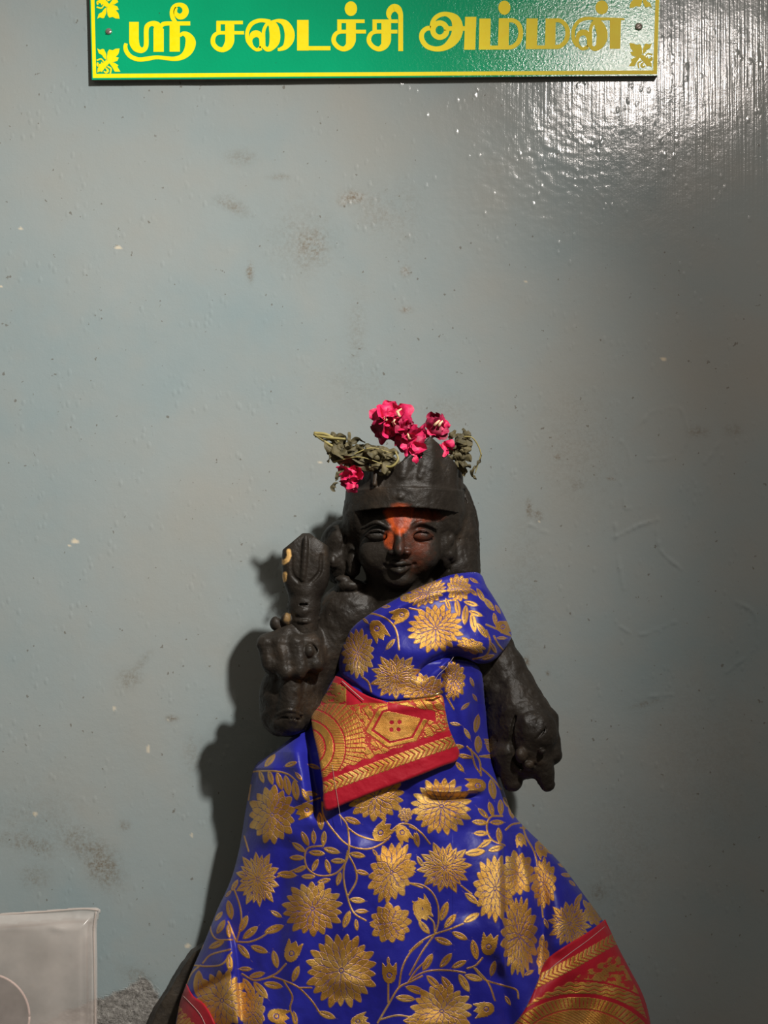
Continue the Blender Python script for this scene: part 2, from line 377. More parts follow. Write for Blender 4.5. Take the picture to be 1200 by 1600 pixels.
letter(320, 0, 6, [rect(110, 195, 357, 228), rect(108, 200, 148, 305), rect(190, 200, 276, 360)],
       [[(233, 340, 86), (232, 385, 86), (212, 432, 76), (170, 465, 50), (120, 455, 44), (82, 415, 44), (76, 370, 42), (92, 330, 38), (130, 309, 34), (200, 307, 32), (368, 307, 32)]])
letter(320, 0, 6, [], [[(432, 440, 16), (402, 380, 34), (398, 300, 36), (432, 230, 40), (490, 197, 38), (550, 192, 36), (610, 205, 44)],
       [(595, 205, 36), (640, 245, 88), (657, 320, 100), (652, 390, 96), (622, 445, 60), (585, 462, 42), (552, 440, 36)],
       [(552, 440, 34), (550, 360, 34), (552, 290, 32), (575, 235, 30), (610, 205, 30)],
       [(530, 450, 44), (485, 466, 30), (440, 430, 34), (430, 370, 34), (455, 325, 62), (495, 318, 62), (528, 350, 48), (532, 405, 40), (530, 450, 40)]])
letter(320, 0, 6, [rect(865, 187, 973, 474), rect(960, 432, 1178, 472)], [[(625, 205, 24), (690, 194, 34), (755, 222, 66), (793, 300, 92), (790, 375, 88), (755, 438, 54), (705, 462, 32), (684, 463, 28)]])
def ca(dx, end1, end2):
    return ([rect(145+dx, 260, end1, 308), rect(145+dx, 265, 202+dx, 415), rect(264+dx, 265, 394+dx, 510)],
            [[(329+dx, 490, 130), (326+dx, 550, 128), (300+dx, 615, 100), (235+dx, 655, 68), (160+dx, 632, 62), (105+dx, 570, 62), (98+dx, 510, 60), (125+dx, 455, 56), (175+dx, 428, 52), (260+dx, 424, 50), (end2, 424, 50)]])
p, s_ = ca(0, 512, 530); letter(510, 0, 8.571, p+[ell(328, 116, 83, 98)], s_)
p, s_ = ca(472, 957, 952); letter(510, 0, 8.571, p+[rect(962, 300, 1027, 684)], s_+[[(858, 262, 26), (836, 210, 62), (848, 150, 86), (900, 105, 104), (955, 120, 96), (990, 180, 70), (995, 240, 64), (995, 330, 64)]])
letter(650, 0, 6.667, [[(512, 175), (629, 175), (617, 518), (500, 518)]],
       [[(320, 297, 46), (515, 297, 46)],
        [(175, 297, 46), (115, 296, 48), (65, 340, 50), (62, 410, 52), (112, 480, 52), (205, 510, 52), (300, 493, 66), (375, 435, 98), (422, 360, 112), (433, 275, 112), (405, 195, 92), (330, 150, 52), (260, 152, 48), (200, 188, 46), (168, 245, 44), (166, 300, 36)],
        [(248+72*math.cos(t), 314+74*math.sin(t), 56) for t in np.linspace(0, 2*PI, 15)]])
letter(650, 0, 6.667, [[(661, 193), (779, 193), (772, 476), (772, 517), (654, 517)], rect(765, 474, 862, 516), [(863, 190), (972, 190), (965, 516), (852, 516)], ell(921, 80, 63, 74)],
       [[(955, 212, 42), (1015, 214, 45), (1070, 255, 48), (1092, 340, 50), (1070, 430, 50), (1010, 485, 45), (950, 495, 42)]])
letter(810, 0, 5.217, [[(66, 150), (158, 150), (151, 400), (60, 400)], rect(145, 370, 222, 399), [(222, 150), (305, 150), (300, 399), (216, 399)]],
       [[(298, 165, 32), (345, 170, 34), (390, 213, 36), (402, 275, 38), (385, 335, 38), (340, 376, 34), (292, 384, 32)]])
letter(810, 0, 5.217, [[(746, 160), (836, 160), (830, 397), (745, 397)], ell(680, 60, 51, 57)],
       [[(478, 382, 18), (450, 320, 30), (452, 235, 30), (495, 172, 30), (560, 150, 26), (640, 154, 24), (750, 154, 22), (866, 156, 14)],
        [(610, 165, 30), (655, 200, 76), (682, 270, 88), (676, 335, 82), (648, 385, 50), (612, 396, 34), (588, 375, 30)],
        [(590, 375, 26), (588, 300, 26), (590, 235, 26), (610, 180, 26)],
        [(568, 382, 34), (520, 397, 26), (484, 360, 26), (484, 300, 32), (512, 268, 48), (552, 270, 46), (572, 310, 34), (574, 360, 30), (568, 382, 30)]])
def orn(fx, fy):
    pl = [[(183, 632), (180, 590), (188, 540), (205, 516), (240, 524), (270, 508), (312, 505), (306, 540), (298, 565), (272, 592), (304, 600), (288, 634), (240, 650), (200, 655)],
          [(80, 505), (108, 520), (130, 510), (150, 513), (172, 560), (176, 625), (150, 605), (128, 572), (95, 555)],
          [(200, 652), (255, 652), (300, 680), (288, 694), (320, 746), (262, 746), (236, 700)],
          [(80, 755), (84, 710), (105, 690), (135, 700), (160, 705), (128, 750), (110, 742)]]
    st = [[(190, 640, 44), (150, 680, 52), (105, 725, 44)], [(150, 645, 12), (120, 615, 14), (74, 628, 16)], [(82, 650, 14), (88, 680, 30), (120, 672, 18), (128, 645, 8)],
          [(185, 690, 14), (222, 715, 16), (215, 766, 14)], [(165, 705, 12), (190, 735, 22), (172, 756, 18), (148, 742, 12)]]
    parts = [];
    for k, p in enumerate(pl): parts.append(extr([(fx(a), fy(b)) for a, b in p], SD-.3, SD+.3+.012*k))
    for k, s2 in enumerate(st): parts.append(stroke([(fx(a), fy(b), c/6.667) for a, b, c in s2], SD-.3, SD+.36+.012*k))
    mk('corner_ornament', *join(parts), MYEL, sign, False)
fxl = lambda a: 140+a/6.667; fxr = lambda a: 1030.5-a/6.667
orn(fxl, lambda b: b/6.667); orn(fxl, lambda b: (700-b)/6.667); orn(fxr, lambda b: b/6.667-8.5); orn(fxr, lambda b: (700-b)/6.667-17)
for sx, sy, r in ((169.7, 49, 5.2), (998, 41.5, 6)):
    V, F = [], []
    rows = [(r, 0), (r, .8), (r*.8, 2.0), (r*.4, 2.6), (0.01, 2.8)]; k = 20
    for rr, dd in rows:
        for i in range(k): V.append(W3(sx+rr*math.cos(2*PI*i/k), sy+rr*math.sin(2*PI*i/k), SD+dd))
    F = [(a*k+i, (a+1)*k+i, (a+1)*k+(i+1) % k, a*k+(i+1) % k) for a in range(len(rows)-1) for i in range(k)]
    so = mk('screw', V, F, MSTEEL, sign); so['label'] = 'steel screw head'
    V, F = extr([(sx-r*.8, sy+r*.35), (sx+r*.7, sy-r*.6), (sx+r*.85, sy-r*.35), (sx-r*.65, sy+r*.6)], SD+2, SD+3); mk('screw_slot', V, F, MEDGE, so, False)
# ------------------------------------------------------------------ implicit sculpting (surface nets)
class Field:
    def __init__(s, lo, hi, h):
        s.lo = np.array(lo, float); s.h = h; n = np.ceil((np.array(hi)-s.lo)/h).astype(int)+1
        s.ax = [s.lo[i]+h*np.arange(n[i]) for i in range(3)]; s.F = np.full(n, 30.0, np.float32)
    def box(s, b0, b1):
        sl = []
        for i in range(3):
            a = np.searchsorted(s.ax[i], b0[i]); b = np.searchsorted(s.ax[i], b1[i]); sl.append(slice(a, max(b, a)))
        X = s.ax[0][sl[0]][:, None, None].astype(np.float32); Y = s.ax[1][sl[1]][None, :, None].astype(np.float32); D = s.ax[2][sl[2]][None, None, :].astype(np.float32)
        return tuple(sl), X, Y, D
    def put(s, sl, v, k, op):
        F = s.F[sl]
        if F.size == 0: return
        if op == 'sub': v = -v; F, v = -F, -v   # max(F, -v) through the same blend
        if k > 0:
            h = np.clip(k-np.abs(F-v), 0, None)/k; r = np.minimum(F, v)-h*h*k*.25
        else: r = np.minimum(F, v)
        if op == 'sub': r = -r
        s.F[sl] = r
    def ball(s, c, r, k=6, op='add', rot=0):
        m = max(r)+k+6; sl, X, Y, D = s.box([a-m for a in c], [a+m for a in c])
        x, y, z = X-c[0], Y-c[1], D-c[2]
        if rot: cc, ss = math.cos(rot), math.sin(rot); x, y = x*cc+y*ss, -x*ss+y*cc
        q = np.sqrt((x/r[0])**2+(y/r[1])**2+(z/r[2])**2); g = np.sqrt((x/r[0]**2)**2+(y/r[1]**2)**2+(z/r[2]**2)**2)+1e-6
        v = np.where(q < .2, -min(r)*.8, q*(q-1)/g)
        if op == 'sub': v = -v; s._sub(sl, v, k)
        else: s.put(sl, v, k, 'add')
    def _sub(s, sl, v, k):
        F = s.F[sl]
        if k > 0: h = np.clip(k-np.abs(F-v), 0, None)/k; s.F[sl] = np.maximum(F, v)+h*h*k*.25
        else: s.F[sl] = np.maximum(F, v)
    def cap(s, a, b, ra, rb=None, k=6, op='add', flat=1.0):
        rb = ra if rb is None else rb; m = max(ra, rb)+k+6
        sl, X, Y, D = s.box([min(a[i], b[i])-m for i in range(3)], [max(a[i], b[i])+m for i in range(3)])
        ab = [b[i]-a[i] for i in range(3)]; L2 = sum(q*q for q in ab)+1e-6
        t = np.clip(((X-a[0])*ab[0]+(Y-a[1])*ab[1]+(D-a[2])*ab[2])/L2, 0, 1)
        v = np.sqrt((X-a[0]-t*ab[0])**2+(Y-a[1]-t*ab[1])**2+((D-a[2]-t*ab[2])/flat)**2)-(ra+(rb-ra)*t)
        if op == 'sub': s._sub(sl, -v, k)
        else: s.put(sl, v, k, 'add')
    def line(s, pts, r, k=3, op='add', n=5):
        P = smoothline([(*p, rr) for p, rr in zip(pts, [r]*len(pts) if np.isscalar(r) else r)], n)
        for i in range(len(P)-1): s.cap(P[i][:3], P[i+1][:3], P[i][3], P[i+1][3], k, op)
    def fn(s, lo, hi, f, k=4, op='add'):
        sl, X, Y, D = s.box(lo, hi); v = f(X, Y, D).astype(np.float32)
        if op == 'sub': s._sub(sl, -v, k)
        else: s.put(sl, v, k, 'add')
    def nets(s):
        F = s.F; n = F.shape; ins = F < 0
        c = np.zeros(tuple(a-1 for a in n), np.int8)
        for i in (0, 1):
            for j in (0, 1):
                for k in (0, 1): c += ins[i:n[0]-1+i, j:n[1]-1+j, k:n[2]-1+k]
        act = np.argwhere((c > 0) & (c < 8)); ids = -np.ones(c.shape, np.int32); ids[tuple(act.T)] = np.arange(len(act))
        acc = np.zeros((len(act), 3)); cnt = np.zeros(len(act))
        corners = [(i, j, k) for i in (0, 1) for j in (0, 1) for k in (0, 1)]
        val = {q: F[act[:, 0]+q[0], act[:, 1]+q[1], act[:, 2]+q[2]] for q in corners}
        for a in corners:
            for ax in range(3):
                if a[ax]: continue
                b = tuple(1 if i == ax else a[i] for i in range(3)); fa, fb = val[a], val[b]; m = (fa < 0) != (fb < 0)
                t = fa[m]/(fa[m]-fb[m]); p = np.tile(np.array(a, float), (m.sum(), 1)); p[:, ax] += t
                acc[m] += p; cnt[m] += 1
        V = s.lo+s.h*(act+acc/cnt[:, None]); faces = []
        for ax in range(3):
            u, w_ = [(1, 2), (2, 0), (0, 1)][ax]
            lo_ = [slice(1, n[i]-1) for i in range(3)]; lo_[ax] = slice(0, n[ax]-1); hi_ = list(lo_); hi_[ax] = slice(1, n[ax])
            A = ins[tuple(lo_)]; B = ins[tuple(hi_)]
            for flip, mask in ((False, A & ~B), (True, ~A & B)):
                e = np.argwhere(mask); e[:, u] += 1; e[:, w_] += 1
                def cell(du, dw): q = e.copy(); q[:, u] -= du; q[:, w_] -= dw; return ids[tuple(q.T)]
                f = np.stack([cell(1, 1), cell(0, 1), cell(0, 0), cell(1, 0)], 1)
                faces.append(f if flip else f[:, ::-1])       # the sheet frame is left-handed
        Fc = np.concatenate(faces); Fc = Fc[(Fc >= 0).all(1)]
        return V, Fc
    def normals(s, V):
        i = np.clip(((V-s.lo)/s.h).round().astype(int), 1, np.array(s.F.shape)-2); x, y, z = i.T; F = s.F
        g = np.stack([F[x+1, y, z]-F[x-1, y, z], F[x, y+1, z]-F[x, y-1, z], F[x, y, z+1]-F[x, y, z-1]], 1)
        return g/(np.linalg.norm(g, axis=1)[:, None]+1e-9)
def roughen(f, V, amp1=.9, s1=22, amp2=.5, s2=6):
    N = f.normals(V); return V+N*(amp1*fbm(V[:, 0]/s1, V[:, 1]/s1, V[:, 2]/s1, 3)+amp2*fbm(V[:, 0]/s2, V[:, 1]/s2, V[:, 2]/s2, 2))[:, None]
OFF = 70.0
idol = empty('stone_idol', P3(610, 1745, 60), 'black stone goddess statue with crown, orange forehead mark, raised right hand and lowered left hand', 'statue')
# ---- body: head, hair, torso, arms
B = Field((395, 740, 0), (890, 1300, 215), 1.7)
B.ball((632, 1010, 62), (92, 120, 62), 8)                                   # chest
B.ball((625, 1180, 75), (125, 150, 70), 20)                                 # belly
B.ball((560, 960, 62), (58, 52, 44), 14); B.ball((738, 988, 62), (46, 54, 44), 14); B.ball((742, 1040, 58), (34, 60, 42), 12)    # shoulders
B.cap((622, 900, 70), (625, 950, 70), 46, 52, 10)                           # neck
B.ball((628, 834, 84), (70, 74, 66), 8); B.ball((622, 868, 88), (58, 55, 62), 14)    # skull, jaw
B.ball((622, 906, 128), (22, 13, 16), 10)                                   # chin
B.ball((585, 866, 118), (24, 26, 24), 14); B.ball((662, 866, 118), (24, 26, 24), 14) # cheeks
B.line([(623, 826, 146), (624, 848, 155), (624, 862, 163)], [4.5, 5.5, 7], 5)         # nose bridge
B.ball((613, 863, 153), (7, 5, 7), 4); B.ball((636, 863, 153), (7, 5, 7), 4)
B.ball((617, 869, 157), (3, 2.5, 4), 1, 'sub'); B.ball((631, 869, 157), (3, 2.5, 4), 1, 'sub')
for sx in (-1, 1):
    cx = 624+sx*35
    B.ball((cx, 838, 139), (21, 10, 8), 5, 'sub')                          # eye sockets
    B.ball((cx, 837, 137), (18, 8, 6.5), 5)                                   # lowered lid
    B.line([(cx-19, 838, 139), (cx-8, 829, 145), (cx+6, 829, 145), (cx+19, 838, 138)], 1.3, 2)
    B.line([(cx-16, 842, 142), (cx, 846, 147), (cx+16, 842, 141)], 1.2, 1, 'sub')
    B.line([(cx-sx*18, 825, 146), (cx, 816, 146), (cx+sx*24, 826, 131)], [2.6, 3, 2], 3)      # brow
B.line([(604, 882, 143), (615, 879, 150), (623, 881, 152), (632, 879, 150), (644, 881, 142)], [1.6, 3.2, 3.2, 3.2, 1.6], 2)
B.line([(609, 888, 143), (623, 892, 150), (638, 887, 143)], [2, 5, 2], 2.5)
B.line([(602, 884, 144), (623, 886, 155), (645, 883, 143)], 1.3, 1, 'sub')
B.ball((601, 884, 143), (3, 3, 2.5), 4, 'sub'); B.ball((647, 882, 142), (3, 3, 2.5), 4, 'sub')
# hair and ears
B.ball((704, 848, 50), (45, 104, 44), 8); B.ball((712, 890, 60), (38, 50, 40), 12)
for i in range(5):
    x = 700+i*10; B.line([(x-6, 770, 96-i*8), (x+6, 830, 98-i*9), (x+2, 890, 98-i*9)], 1.8, 2, 'sub')
B.ball((533, 864, 58), (34, 50, 34), 8); B.ball((553, 812, 76), (17, 44, 34), 6); B.ball((535, 842, 66), (26, 26, 26), 8); B.cap((550, 826, 88), (552, 890, 88), 9, 11, 5); B.ball((702, 800, 86), (24, 46, 32), 6); B.ball((560, 802, 92), (17, 40, 34), 14); B.ball((693, 802, 92), (17, 40, 34), 14); B.ball((695, 850, 96), (12, 40, 22), 6)
B.line([(540, 840, 92), (534, 865, 94), (542, 892, 92)], 3, 3, 'sub'); B.ball((520, 878, 88), (8, 12, 10), 5)
B.cap((700, 820, 100), (703, 870, 98), 8, 10, 4); B.ball((704, 842, 108), (6, 9, 6), 3); B.ball((702, 866, 108), (7, 8, 6), 3)
B.ball((548, 915, 88), (22, 10, 16), 6); B.ball((535, 905, 90), (12, 6, 10), 4)
# right arm (seen on the left)
B.cap((540, 962, 64), (470, 1085, 66), 42, 40, 16)
B.ball((452, 1090, 84), (48, 60, 46), 14); B.ball((470, 1110, 78), (42, 40, 40), 10); B.ball((438, 1118, 88), (30, 32, 36), 8)
B.ball((458, 1022, 100), (52, 36, 42), 10)
B.cap((415, 1003, 118), (450, 992, 122), 13, 15, 8)
for (a, b, r) in [((416, 1008, 128), (424, 1040, 134), 14), ((438, 1006, 134), (446, 1050, 140), 14), ((462, 1006, 134), (468, 1048, 140), 14), ((486, 1004, 124), (492, 1038, 128), 15)]:
    B.cap(a, b, r, r*.95, 9); B.ball((b[0], b[1]-4, b[2]+4), (9, 8, 7), 4)
B.ball((483, 1018, 142), (8, 9, 6), 2); B.line([(473, 1018, 140), (484, 1006, 140), (495, 1018, 136), (486, 1032, 138)], 1.6, 1, 'sub')
B.cap((455, 1056, 122), (452, 1118, 122), 19, 18, 4); B.line([(433, 1116, 128), (452, 1110, 141), (472, 1116, 128)], 2.2, 2)
B.ball((450, 1130, 112), (27, 20, 24), 5); B.line([(430, 1126, 130), (450, 1121, 137), (472, 1126, 128)], 1.6, 1.5, 'sub')
B.cap((468, 985, 102), (476, 1000, 102), 26, 28, 6)
# left arm (seen on the right)
B.cap((770, 1002, 58), (790, 1050, 62), 30, 29, 10); B.cap((790, 1050, 64), (812, 1110, 78), 33, 44, 12)
B.ball((822, 1138, 84), (50, 52, 46), 8); B.ball((838, 1146, 108), (34, 38, 34), 5); B.ball((826, 1128, 118), (18, 15, 18), 5)
B.cap((778, 1080, 78), (786, 1195, 84), 22, 20, 8); B.cap((794, 1178, 96), (801, 1222, 96), 25, 15, 6)
B.cap((836, 1172, 104), (856, 1226, 104), 29, 11, 8); B.ball((824, 1195, 100), (26, 22, 24), 8); B.cap((858, 1120, 92), (866, 1178, 94), 13, 12, 5); B.ball((864, 1178, 98), (14, 17, 16), 4)
B.line([(806, 1120, 122), (800, 1150, 122), (806, 1185, 118), (818, 1200, 118)], [2, 3, 4, 3], 3, 'sub'); B.ball((834, 1196, 130), (7, 5, 8), 2, 'sub')
B.ball((848, 1174, 137), (7, 5, 5), 2); B.line([(838, 1170, 139), (848, 1180, 141), (857, 1170, 136)], 1.4, 1, 'sub')
B.line([(822, 1150, 142), (832, 1157, 143), (843, 1150, 141), (852, 1138, 134)], 1.8, 2, 'sub'); B.line([(850, 1118, 120), (856, 1135, 124), (856, 1155, 124)], 2, 2, 'sub')
B.line([(776, 1158, 102), (792, 1160, 104)], 1.6, 2, 'sub'); B.line([(776, 1168, 102), (792, 1170, 104)], 1.6, 2, 'sub'); B.ball((826, 1196, 124), (8, 7, 8), 4); B.ball((814, 1180, 128), (9, 12, 10), 4)
for r_ in ((770, 1085, 1070), (765, 1100, 1084)):
    B.line([(r_[0], r_[1], 96), (800, r_[2], 104), (834, r_[1]+6, 96)], 2.0, 3)
V, Fq = B.nets(); N_ = B.normals(V); face_ = np.exp(-((V[:, 0]-624)/75)**4-((V[:, 1]-850)/80)**4)
V = roughen(B, V, .8, 22, .4, 6)+N_*((1-face_)*(2.4*fbm(V[:, 0]/17, V[:, 1]/17, V[:, 2]/17, 4)+.9*np.abs(fbm(V[:, 0]/7, V[:, 1]/9, V[:, 2]/7, 2))))[:, None]
rx = V[:, 0]; ry = V[:, 1]; rd = V[:, 2]; front = sst(100, 125, rd)
nz = fbm(rx/9, ry/9, rd/9, 3)
kx = (np.abs((rx-624)/(13+9*sst(838, 800, ry)))**2.6+np.abs((ry-806)/31)**2.6)**(1/2.6)
kum = sst(1.2, .8, kx+.28*nz)*front; kum = np.maximum(kum, .75*sst(1.2, .6, np.hypot((rx-608)/9, (ry-843)/14)+.4*nz)*front)
kum = np.maximum(kum, .35*sst(1.3, .3, np.hypot((rx-655)/34, (ry-806)/12)+.5*nz)*front); kum = np.maximum(kum, .16*sst(1.3, .3, np.hypot((rx-650)/26, (ry-850)/40)+.5*nz)*front)
core = sst(1.1, .5, np.hypot((rx-623)/9, (ry-812)/16)+.5*nz)*front*.8
chipm = np.zeros(len(V)); nose_line = 0
body = mk('body', W3(V[:, 0], V[:, 1], V[:, 2]), Fq, MST, idol, attr={'paint': np.stack([kum, core, chipm], -1)})
nose_v, nose_f = tube(W3([624.5, 624.5, 624.5], [836, 850, 864], [155.5, 160.5, 168.5]), [.0009, .0008, .0007], 8)
mk('nose_mark', nose_v, nose_f, simple('pale_nose_line', (.20, .17, .14), (.30, .26, .22), .7), idol)['label'] = 'thin pale line down the nose'  # thin pale tube along the ridge of the nose
# ---- crown
K = Field((520, 670, 0), (745, 815, 190), 1.5)
def ytop(x): return np.interp(x, [535, 560, 600, 618, 640, 655, 672, 686, 700, 722, 735], [742, 728, 724, 728, 712, 698, 682, 694, 712, 734, 756])
def crown(X, Y, D):
    t = np.clip((775-Y)/90, -.4, 1); cx = 632+4*t; rx_ = 91-7*t; rd_ = 83-13*t
    ang = np.arctan2(X-cx, D-76); fl = 1+.035*np.cos(ang*11+.6)*np.clip(t*2, 0, 1)
    q = np.sqrt(((X-cx)/(rx_*fl))**2+((D-76)/(rd_*fl))**2); v = (q-1)*80
    yb = 792+10*((X-632)/92)**2-np.clip(76-D, 0, 60)*.1
    return np.maximum(np.maximum(v, (ytop(X)-Y)*.8+0*D), Y-yb)
K.fn((520, 672, 2), (745, 812, 188), crown, 2)
def band(X, Y, D):
    q = np.sqrt(((X-633)/91.8)**2+((D-76)/84)**2); yb = 790+12*((X-632)/92)**2; yt = 762+6*((X-632)/92)**2
    v = (q-1)*86; sl = np.maximum(yt-Y, Y-yb); return np.maximum(v, sl)
K.fn((522, 740, 2), (744, 814, 188), band, 6)
K.F = np.maximum(K.F, -(30-(K.ax[2][None, None, :]+K.F*0)) if False else K.F)
for pts in [[(640, 735, 140), (652, 712, 132), (662, 695, 120)], [(668, 745, 140), (680, 715, 126), (684, 700, 112)], [(596, 760, 156), (604, 740, 148), (612, 728, 140)], [(700, 755, 118), (704, 730, 106)], [(570, 758, 140), (568, 736, 132)]]:
    K.line(pts, [3, 2.6, 2] if len(pts) == 3 else 2.6, 3, 'sub')
for pts in [[(628, 745, 152), (640, 715, 142), (655, 700, 130)], [(655, 745, 148), (668, 705, 134), (672, 690, 122)], [(690, 750, 128), (694, 722, 114)], [(585, 756, 150), (588, 734, 142)], [(716, 760, 98), (716, 738, 88)]]:
    K.line(pts, [5, 4.5, 3.5] if len(pts) == 3 else 4, 5)
K.ball((625, 777, 160), (5, 4, 4), 4)
V, Fq = K.nets(); V = roughen(K, V, .8, 18, .5, 6)
n3 = fbm(V[:, 0]/9, V[:, 1]/9, V[:, 2]/9, 3)
mk('crown', W3(V[:, 0], V[:, 1], V[:, 2]), Fq, MST, idol, attr={'paint': np.stack([.5*sst(1.2, .4, np.hypot((V[:, 0]-625)/16, (V[:, 1]-790)/6)+.4*n3), 0*n3, 0*n3], -1)})
# ---- emblem held up by the right hand: a bud-shaped head on a ringed neck
E = Field((415, 815, 40), (530, 1010, 165), 1.2)
def bud(X, Y, D):
    q = (np.abs((X-478)/(37.5-5*np.clip((Y-900)/40, 0, 1)))**3.2+np.abs((Y-885)/52)**3.2+np.abs((D-106)/25)**3.2+0*X)**(1/3.2); v = (q-1)*27
    p1 = -((X-478)*-.62+(Y-829)*.78)*.9; p2 = -((X-478)*.62+(Y-829)*.78)*.9
    p1 = ((478-X)*.64-(Y-829)*.77); p2 = ((X-478)*.58-(Y-829)*.81)
    return np.maximum(np.maximum(v, p1), p2)
E.fn((418, 818, 45), (526, 960, 160), bud, 2)
E.line([(478, 838, 130), (476, 870, 132), (473, 905, 131)], [2.4, 3.2, 2.6], 5)
E.line([(456, 868, 131), (456, 895, 131), (468, 910, 131)], 2.0, 3, 'sub'); E.line([(484, 912, 131), (500, 893, 129), (502, 868, 129)], 2.0, 3, 'sub')
E.cap((476, 925, 106), (476, 950, 106), 25, 24, 6); E.cap((474, 948, 108), (474, 1000, 106), 25, 23, 4)
E.line([(450, 950, 110), (474, 954, 132), (498, 950, 110)], 3, 2.5); E.line([(450, 966, 110), (474, 971, 132), (498, 966, 110)], 3, 2.5); E.line([(452, 941, 110), (474, 945, 131), (498, 941, 110)], 1.8, 2, 'sub')
E.ball((471, 958, 130), (9, 6, 5), 3)
E.cap((432, 975, 112), (446, 986, 108), 10, 12, 4); E.ball((430, 974, 114), (8, 11, 9), 3); E.ball((447, 968, 122), (8, 11, 8), 3); E.ball((444, 990, 122), (7, 6, 7), 3)
V, Fq = E.nets(); V = roughen(E, V, .6, 16, .35, 5)
cm = np.maximum(sst(4.5, 2.2, seg_dist(V[:, 0], V[:, 1], [(451, 861), (452, 868), (449, 875), (443, 879), (440, 877)])[0]), sst(4.5, 2.5, seg_dist(V[:, 0], V[:, 1], [(445, 897), (444, 906)])[0]))*sst(95, 105, V[:, 2])
cr = .45*sst(7, 2, np.hypot(V[:, 0]-449, (V[:, 1]-966)*.6)+3*fbm(V[:, 0]/4, V[:, 1]/4, 1))*sst(110, 118, V[:, 2])
mk('raised_emblem', W3(V[:, 0], V[:, 1], V[:, 2]), Fq, MST, idol, attr={'paint': np.stack([0*cm, 0*cm, np.clip(cm+cr*.5, 0, 1)], -1)})['label'] = 'bud shaped stone emblem with pale chips'
# ---- hidden lower body and rough base stone
Lb = Field((250, 1240, 0), (1080, 1760, 190), 6)
Lb.ball((625, 1260, 75), (120, 120, 66), 20); Lb.cap((620, 1280, 78), (610, 1700, 84), 70, 92, 30); Lb.cap((560, 1400, 84), (520, 1720, 90), 60, 80, 30); Lb.cap((690, 1400, 84), (740, 1720, 90), 60, 80, 30)
V, Fq = Lb.nets(); VV = W3(V[:, 0], V[:, 1], V[:, 2]); VV[:, 2] = np.maximum(VV[:, 2], .001)
mk('lower_body', VV, Fq, MST, idol, attr={'paint': np.zeros((len(VV), 3))})
OFF = 0.0
Bs = Field((120, 1420, -6), (1010, 1780, 110), 4)
bpl = [(330, 1462), (300, 1484), (283, 1505), (258, 1548), (240, 1575), (226, 1605), (205, 1650), (180, 1712), (165, 1790), (940, 1790), (930, 1700), (900, 1560), (840, 1500)]
def bfn(X, Y, D):
    x2, y2 = np.broadcast_arrays(X[:, :, 0], Y[:, :, 0]); d, sg, _, _ = seg_dist(x2.astype(float).copy(), y2.astype(float).copy(), bpl, True)
    from_in = inside_poly(x2, y2, bpl); sd = np.where(from_in, -d, d)[:, :, None]
    return np.maximum(sd+.12*np.abs(D-10), np.maximum(D-60, 1-D))+0*X
def inside_poly(X, Y, P):
    r = np.zeros(X.shape, bool); n = len(P)
    for i in range(n):
        (x1, y1), (x2, y2) = P[i], P[(i+1) % n]
        if y1 == y2: continue
        c = ((y1 > Y) != (y2 > Y)) & (X < (x2-x1)*(Y-y1)/(y2-y1)+x1); r ^= c
    return r
Bs.fn((121, 1421, -5), (1009, 1779, 109), bfn, 1)
V, Fq = Bs.nets(); V = roughen(Bs, V, 3, 30, 1.6, 9); VV = W3(V[:, 0], V[:, 1], V[:, 2]); VV[:, 2] = np.maximum(VV[:, 2], .0005); VV[:, 1] = np.minimum(VV[:, 1], -.0002)
mk('base_stone', VV, Fq, MBASE, idol)['label'] = 'rough dark stone slab behind the skirt'
OFF = 70.0
# ------------------------------------------------------------------ saree
YP = [880, 900, 950, 1000, 1050, 1100, 1150, 1175, 1200, 1250, 1300, 1350, 1400, 1450, 1500, 1550, 1600, 1700, 1900]
LP = [560, 540, 530, 522, 515, 490, 445, 415, 396, 385, 376, 362, 344, 322, 304, 285, 273, 252, 232]
RP = [760, 764, 792, 806, 782, 772, 776, 780, 786, 798, 828, 878, 916, 950, 976, 1002, 1018, 1042, 1080]
AP = [128, 140, 158, 166, 168, 172, 176, 178, 180, 184, 188, 192, 196, 200, 204, 206, 208, 214, 224]
def polyfold(X, Y, pts, amp, wd, kind='ridge', wide=40, n=5):
    P = smoothline(pts, n); x0, x1 = P[:, 0].min()-3*wide, P[:, 0].max()+3*wide; y0, y1 = P[:, 1].min()-3*wide, P[:, 1].max()+3*wide
    m = (X > x0) & (X < x1) & (Y > y0) & (Y < y1); r = np.zeros(X.shape)
    if not m.any(): return r
    d, sg, bx, by = seg_dist(X[m], Y[m], P); s = d*sg
    e = np.minimum(np.hypot(bx-P[0, 0], by-P[0, 1]), np.hypot(bx-P[-1, 0], by-P[-1, 1])); fade = sst(0, 28, e)
    if kind == 'ridge': v = amp*np.exp(-(d/wd)**2)
    else: v = amp*(1/(1+np.exp(-np.clip(s/wd, -20, 20))))*np.exp(-np.clip(s, 0, None)/wide)*np.where(s < 0, np.exp(-np.clip(-s, 0, None)/wd), 1)
    r[m] = v*fade; return r
